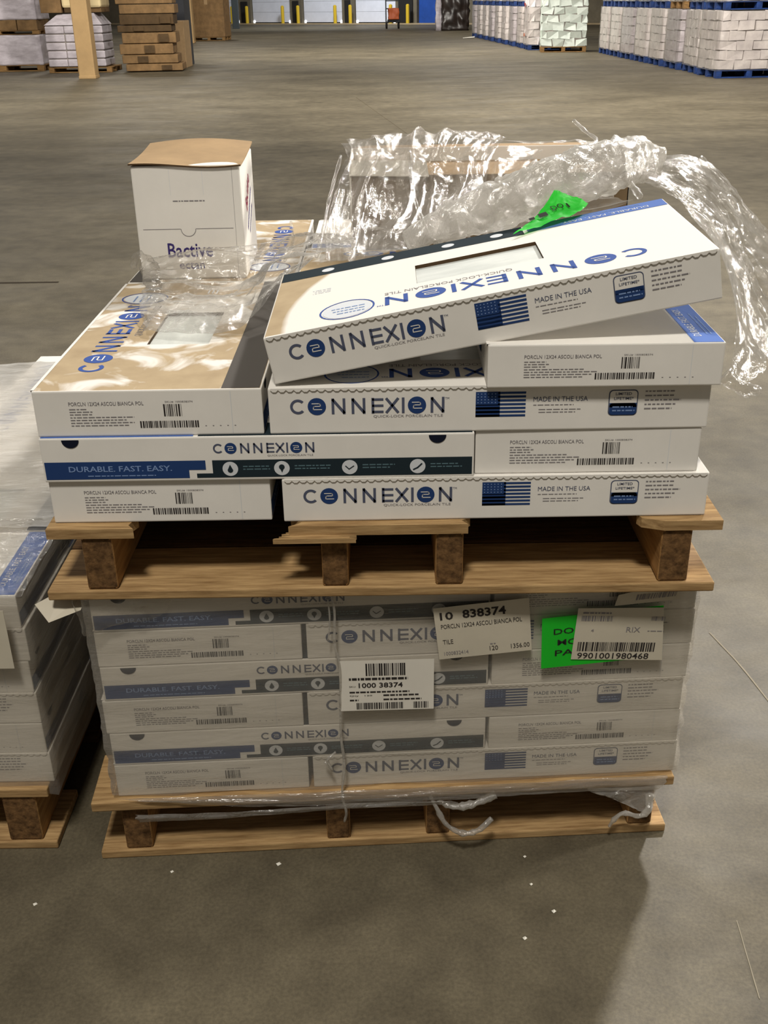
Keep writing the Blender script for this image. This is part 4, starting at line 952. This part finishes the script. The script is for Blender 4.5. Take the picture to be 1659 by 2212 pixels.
# loose film over the top of the upper stack
tw = thing('loose_stretch_film', 'crumpled clear film thrown over the top of the upper stack, a green notice in it', 'film wrap', (0.65, 0.5, 0.95))
def local(grid): return [[Vector(p)-Vector((0.65, 0.5, 0.95)) for p in r] for r in grid]
GA = [[(0.416, 1.02, 1.083), (0.542, 1.02, 1.095), (0.644, 1.02, 1.096), (0.767, 1.02, 1.083), (0.928, 1.0, 1.084), (1.036, 0.98, 1.078)],
      [(0.430, 0.892, 1.070), (0.531, 0.885, 1.080), (0.627, 0.88, 1.091), (0.725, 0.88, 1.068), (0.846, 0.84, 1.058), (0.972, 0.76, 1.075)],
      [(0.397, 0.80, 1.003), (0.50, 0.78, 1.004), (0.604, 0.78, 1.021), (0.695, 0.74, 1.017), (0.795, 0.66, 1.028), (0.929, 0.58, 1.060)],
      [(0.385, 0.68, 0.961), (0.481, 0.66, 0.958), (0.571, 0.62, 0.972), (0.656, 0.57, 0.995), (0.759, 0.50, 1.004), (0.91, 0.44, 1.055)],
      [(0.388, 0.52, 0.931), (0.474, 0.50, 0.943), (0.565, 0.44, 0.975), (0.644, 0.41, 0.996), (0.736, 0.38, 1.014), (0.926, 0.37, 1.062)]]
sheet(local(GA), 170, 110, 0.030, 8, 3, 'film', 0.012, fold=(5, 1.2), holes=lambda u, v: 0.42 < u < 0.9 and 0.06 < v < 0.32 and noise.noise(Vector((u*5, v*5, 3))) > -0.3).build('film_sheet', tw, True)
GA2 = [[Vector(p)+Vector((0.012, -0.02, 0.010)) for p in r[:4]] for r in GA]
sheet(local(GA2), 130, 90, 0.034, 10, 9, 'film', 0.02, fold=(4.5, 1.3)).build('film_sheet', tw, True)
GC = [[(0.916, 0.62, 1.092), (0.997, 0.60, 1.100), (1.077, 0.55, 1.104), (1.147, 0.50, 1.029), (1.230, 0.45, 0.944)],
      [(0.915, 0.52, 1.088), (0.984, 0.50, 1.092), (1.044, 0.44, 1.074), (1.108, 0.38, 0.985), (1.180, 0.32, 0.912)],
      [(0.947, 0.44, 1.083), (0.995, 0.40, 1.072), (1.043, 0.32, 1.020), (1.086, 0.26, 0.936), (1.130, 0.22, 0.870)],
      [(0.980, 0.38, 1.074), (1.012, 0.31, 1.056), (1.038, 0.18, 0.985), (1.058, 0.13, 0.905), (1.084, 0.10, 0.856)],
      [(1.010, 0.34, 1.056), (1.015, 0.14, 1.035), (1.015, 0.06, 0.957), (1.012, 0.04, 0.894), (1.025, 0.03, 0.858)]]
sheet(local(GC), 110, 100, 0.013, 9, 5, 'film', 0.03, fold=(1.6, 4.5)).build('film_drape', tw, True)
GC2 = [[Vector(p)+Vector((0.02, 0.03, -0.01)) for p in r] for r in GC[:4]]
sheet(local(GC2), 90, 80, 0.026, 7, 15, 'film', 0.04, fold=(1.6, 5)).build('film_drape', tw, True)
# rolled hem of the drape
rope([Vector(p)-Vector((0.65, 0.5, 0.95)) for p in [(1.077, 0.55, 1.104), (1.110, 0.52, 1.070), (1.147, 0.49, 1.029), (1.185, 0.46, 0.985), (1.225, 0.43, 0.935)]], 0.010, 'film', 40, 0.7, 3, 10).build('film_fold', tw, True)
GD = [[(0.050, 0.652, 0.915), (0.145, 0.650, 0.925), (0.264, 0.648, 0.936), (0.36, 0.64, 0.955), (0.46, 0.56, 0.962)],
      [(0.045, 0.60, 0.905), (0.14, 0.60, 0.915), (0.25, 0.59, 0.915), (0.34, 0.57, 0.945), (0.44, 0.50, 0.960)],
      [(0.055, 0.52, 0.882), (0.14, 0.52, 0.884), (0.24, 0.50, 0.888), (0.31, 0.48, 0.930), (0.40, 0.44, 0.965)],
      [(0.07, 0.42, 0.878), (0.14, 0.42, 0.879), (0.23, 0.40, 0.881), (0.30, 0.40, 0.905), (0.37, 0.37, 0.962)],
      [(0.11, 0.27, 0.877), (0.16, 0.25, 0.877), (0.23, 0.24, 0.878), (0.28, 0.28, 0.884), (0.33, 0.33, 0.940)]]
GD = [[(p[0], p[1], p[2]+0.006) for p in r] for r in GD]
sheet(local(GD), 120, 110, 0.022, 13, 7, 'filmover', 0.05, fold=(3, 6)).build('film_over_carton', tw, True)
rope([Vector(p)-Vector((0.65, 0.5, 0.95)) for p in [(0.03, 0.62, 0.925), (0.055, 0.60, 0.915), (0.06, 0.57, 0.90), (0.08, 0.54, 0.893)]], [0.022, 0.012], 'film', 24, 0.9, 13, 12).build('film_fold', tw, True)
# bunched roll
rp = [(0.549, 0.455, 0.985), (0.606, 0.445, 1.012), (0.685, 0.435, 1.042), (0.762, 0.425, 1.070), (0.832, 0.425, 1.094), (0.892, 0.45, 1.105), (0.94, 0.49, 1.112), (0.985, 0.52, 1.105)]
b = MB(); P = smooth_path([Vector(p)-Vector((0.65, 0.5, 0.95)) for p in rp], 70)
rad = [0.018+0.024*min(1, i/22)*(1-0.35*max(0, (i-52)/18))+0.006*noise.noise(Vector((i*0.35, 2, 0))) for i in range(71)]
b.tube(P, rad, 'filmthick', 36, 0.38, 21); b.build('bunched_film', tw, True)
rope([Vector(p)-Vector((0.65, 0.5, 0.95)) for p in [(0.705, 0.46, 1.075), (0.76, 0.44, 1.102), (0.81, 0.46, 1.112), (0.86, 0.47, 1.128), (0.91, 0.5, 1.13)]], [0.012, 0.022], 'filmthick', 40, 0.9, 31, 16).build('bunched_film', tw, True)
for k, (sp, r0) in enumerate((([(0.385, 0.50, 0.95), (0.395, 0.58, 0.984), (0.404, 0.66, 1.026), (0.425, 0.75, 1.093)], 0.004), ([(0.45, 0.47, 0.95), (0.46, 0.56, 0.985), (0.465, 0.65, 1.03), (0.50, 0.72, 1.10)], 0.005),
                              ([(0.60, 0.42, 0.985), (0.585, 0.52, 0.995), (0.565, 0.62, 1.04), (0.56, 0.71, 1.105)], 0.005), ([(0.86, 0.44, 1.13), (0.88, 0.50, 1.145), (0.875, 0.56, 1.15), (0.86, 0.62, 1.165)], 0.004),
                              ([(0.935, 0.37, 1.07), (0.928, 0.42, 1.085), (0.93, 0.47, 1.10)], 0.007), ([(0.32, 0.56, 0.93), (0.335, 0.60, 0.96), (0.33, 0.63, 0.99)], 0.003))):
    rope([Vector(p)-Vector((0.65, 0.5, 0.95)) for p in sp], r0, 'film', 24, 0.8, 40+k, 8).build('film_fold', tw, True)
# clump at the right corner of the propping carton
rope([Vector(p)-Vector((0.65, 0.5, 0.95)) for p in [(0.990, 0.0, 0.885), (1.005, -0.005, 0.872), (1.02, 0.0, 0.862), (1.045, 0.01, 0.858)]], [0.016, 0.008], 'film', 20, 0.9, 51, 12).build('film_fold', tw, True)
# crumpled green notice caught in the roll
gp = [[(0.713, 0.266, 1.032), (0.765, 0.288, 1.043), (0.822, 0.31, 1.056), (0.845, 0.352, 1.062)],
      [(0.742, 0.30, 1.043), (0.775, 0.315, 1.049), (0.815, 0.33, 1.059), (0.838, 0.36, 1.066)],
      [(0.772, 0.345, 1.060), (0.788, 0.35, 1.065), (0.808, 0.36, 1.068), (0.825, 0.372, 1.070)],
      [(0.793, 0.38, 1.080), (0.798, 0.38, 1.080), (0.803, 0.38, 1.078), (0.81, 0.378, 1.075)]]
b = sheet(local(gp), 30, 26, 0.004, 30, 2, 'green', 0.0)
f = Face(b, Vector((0.784, 0.322, 1.0565))-Vector((0.65, 0.5, 0.95)), Vector((0.90, 0.36, 0.20)).normalized(), Vector((-0.38, 0.84, 0.36)).normalized(), 0.0015)
f.text('DO', 0, 0, 0.022, 0.013, 'bumper', bold=0.01); f.text('I', 0.027, -0.004, 0.003, 0.012, 'bumper', bold=0.01)
f.rect(-0.028, -0.006, -0.012, 0.004, 'bumper'); f.rect(-0.046, -0.005, -0.036, 0.001, 'bumper')
b.build('green_notice', tw, True)['label'] = 'crumpled bright green notice showing DO'

# bits on the floor
for i, (x, y, r, lab) in enumerate(((0.12, -0.045, 0.0035, 'nearest the lower pallet front, left of centre'), (0.306, -0.03, 0.005, 'right below the pallet front edge, left of centre'), (0.742, -0.02, 0.0032, 'below the pallet front, right of centre'),
                          (-0.10, -0.115, 0.0042, 'by the left edge of the open floor'), (0.745, -0.085, 0.003, 'in the middle of the open floor'), (0.775, -0.145, 0.0042, 'on the open floor at right, upper of a pair'), (0.72, -0.2, 0.004, 'on the open floor at right, lower of a pair'))):
    b = MB(); b.add([(r, 0, 0.0005), (0.2*r, r, 0.0005), (-r, 0.2*r, 0.0005), (-0.2*r, -r, 0.0005), (0.1*r, 0, 0.7*r)], [(0, 1, 4), (1, 2, 4), (2, 3, 4), (3, 0, 4), (3, 2, 1, 0)], 'chip')
    tag(b.build('debris_chip', None, False, (x, y, 0)), 'tiny white chip of debris %s' % lab, 'debris', 'white chips on the floor')
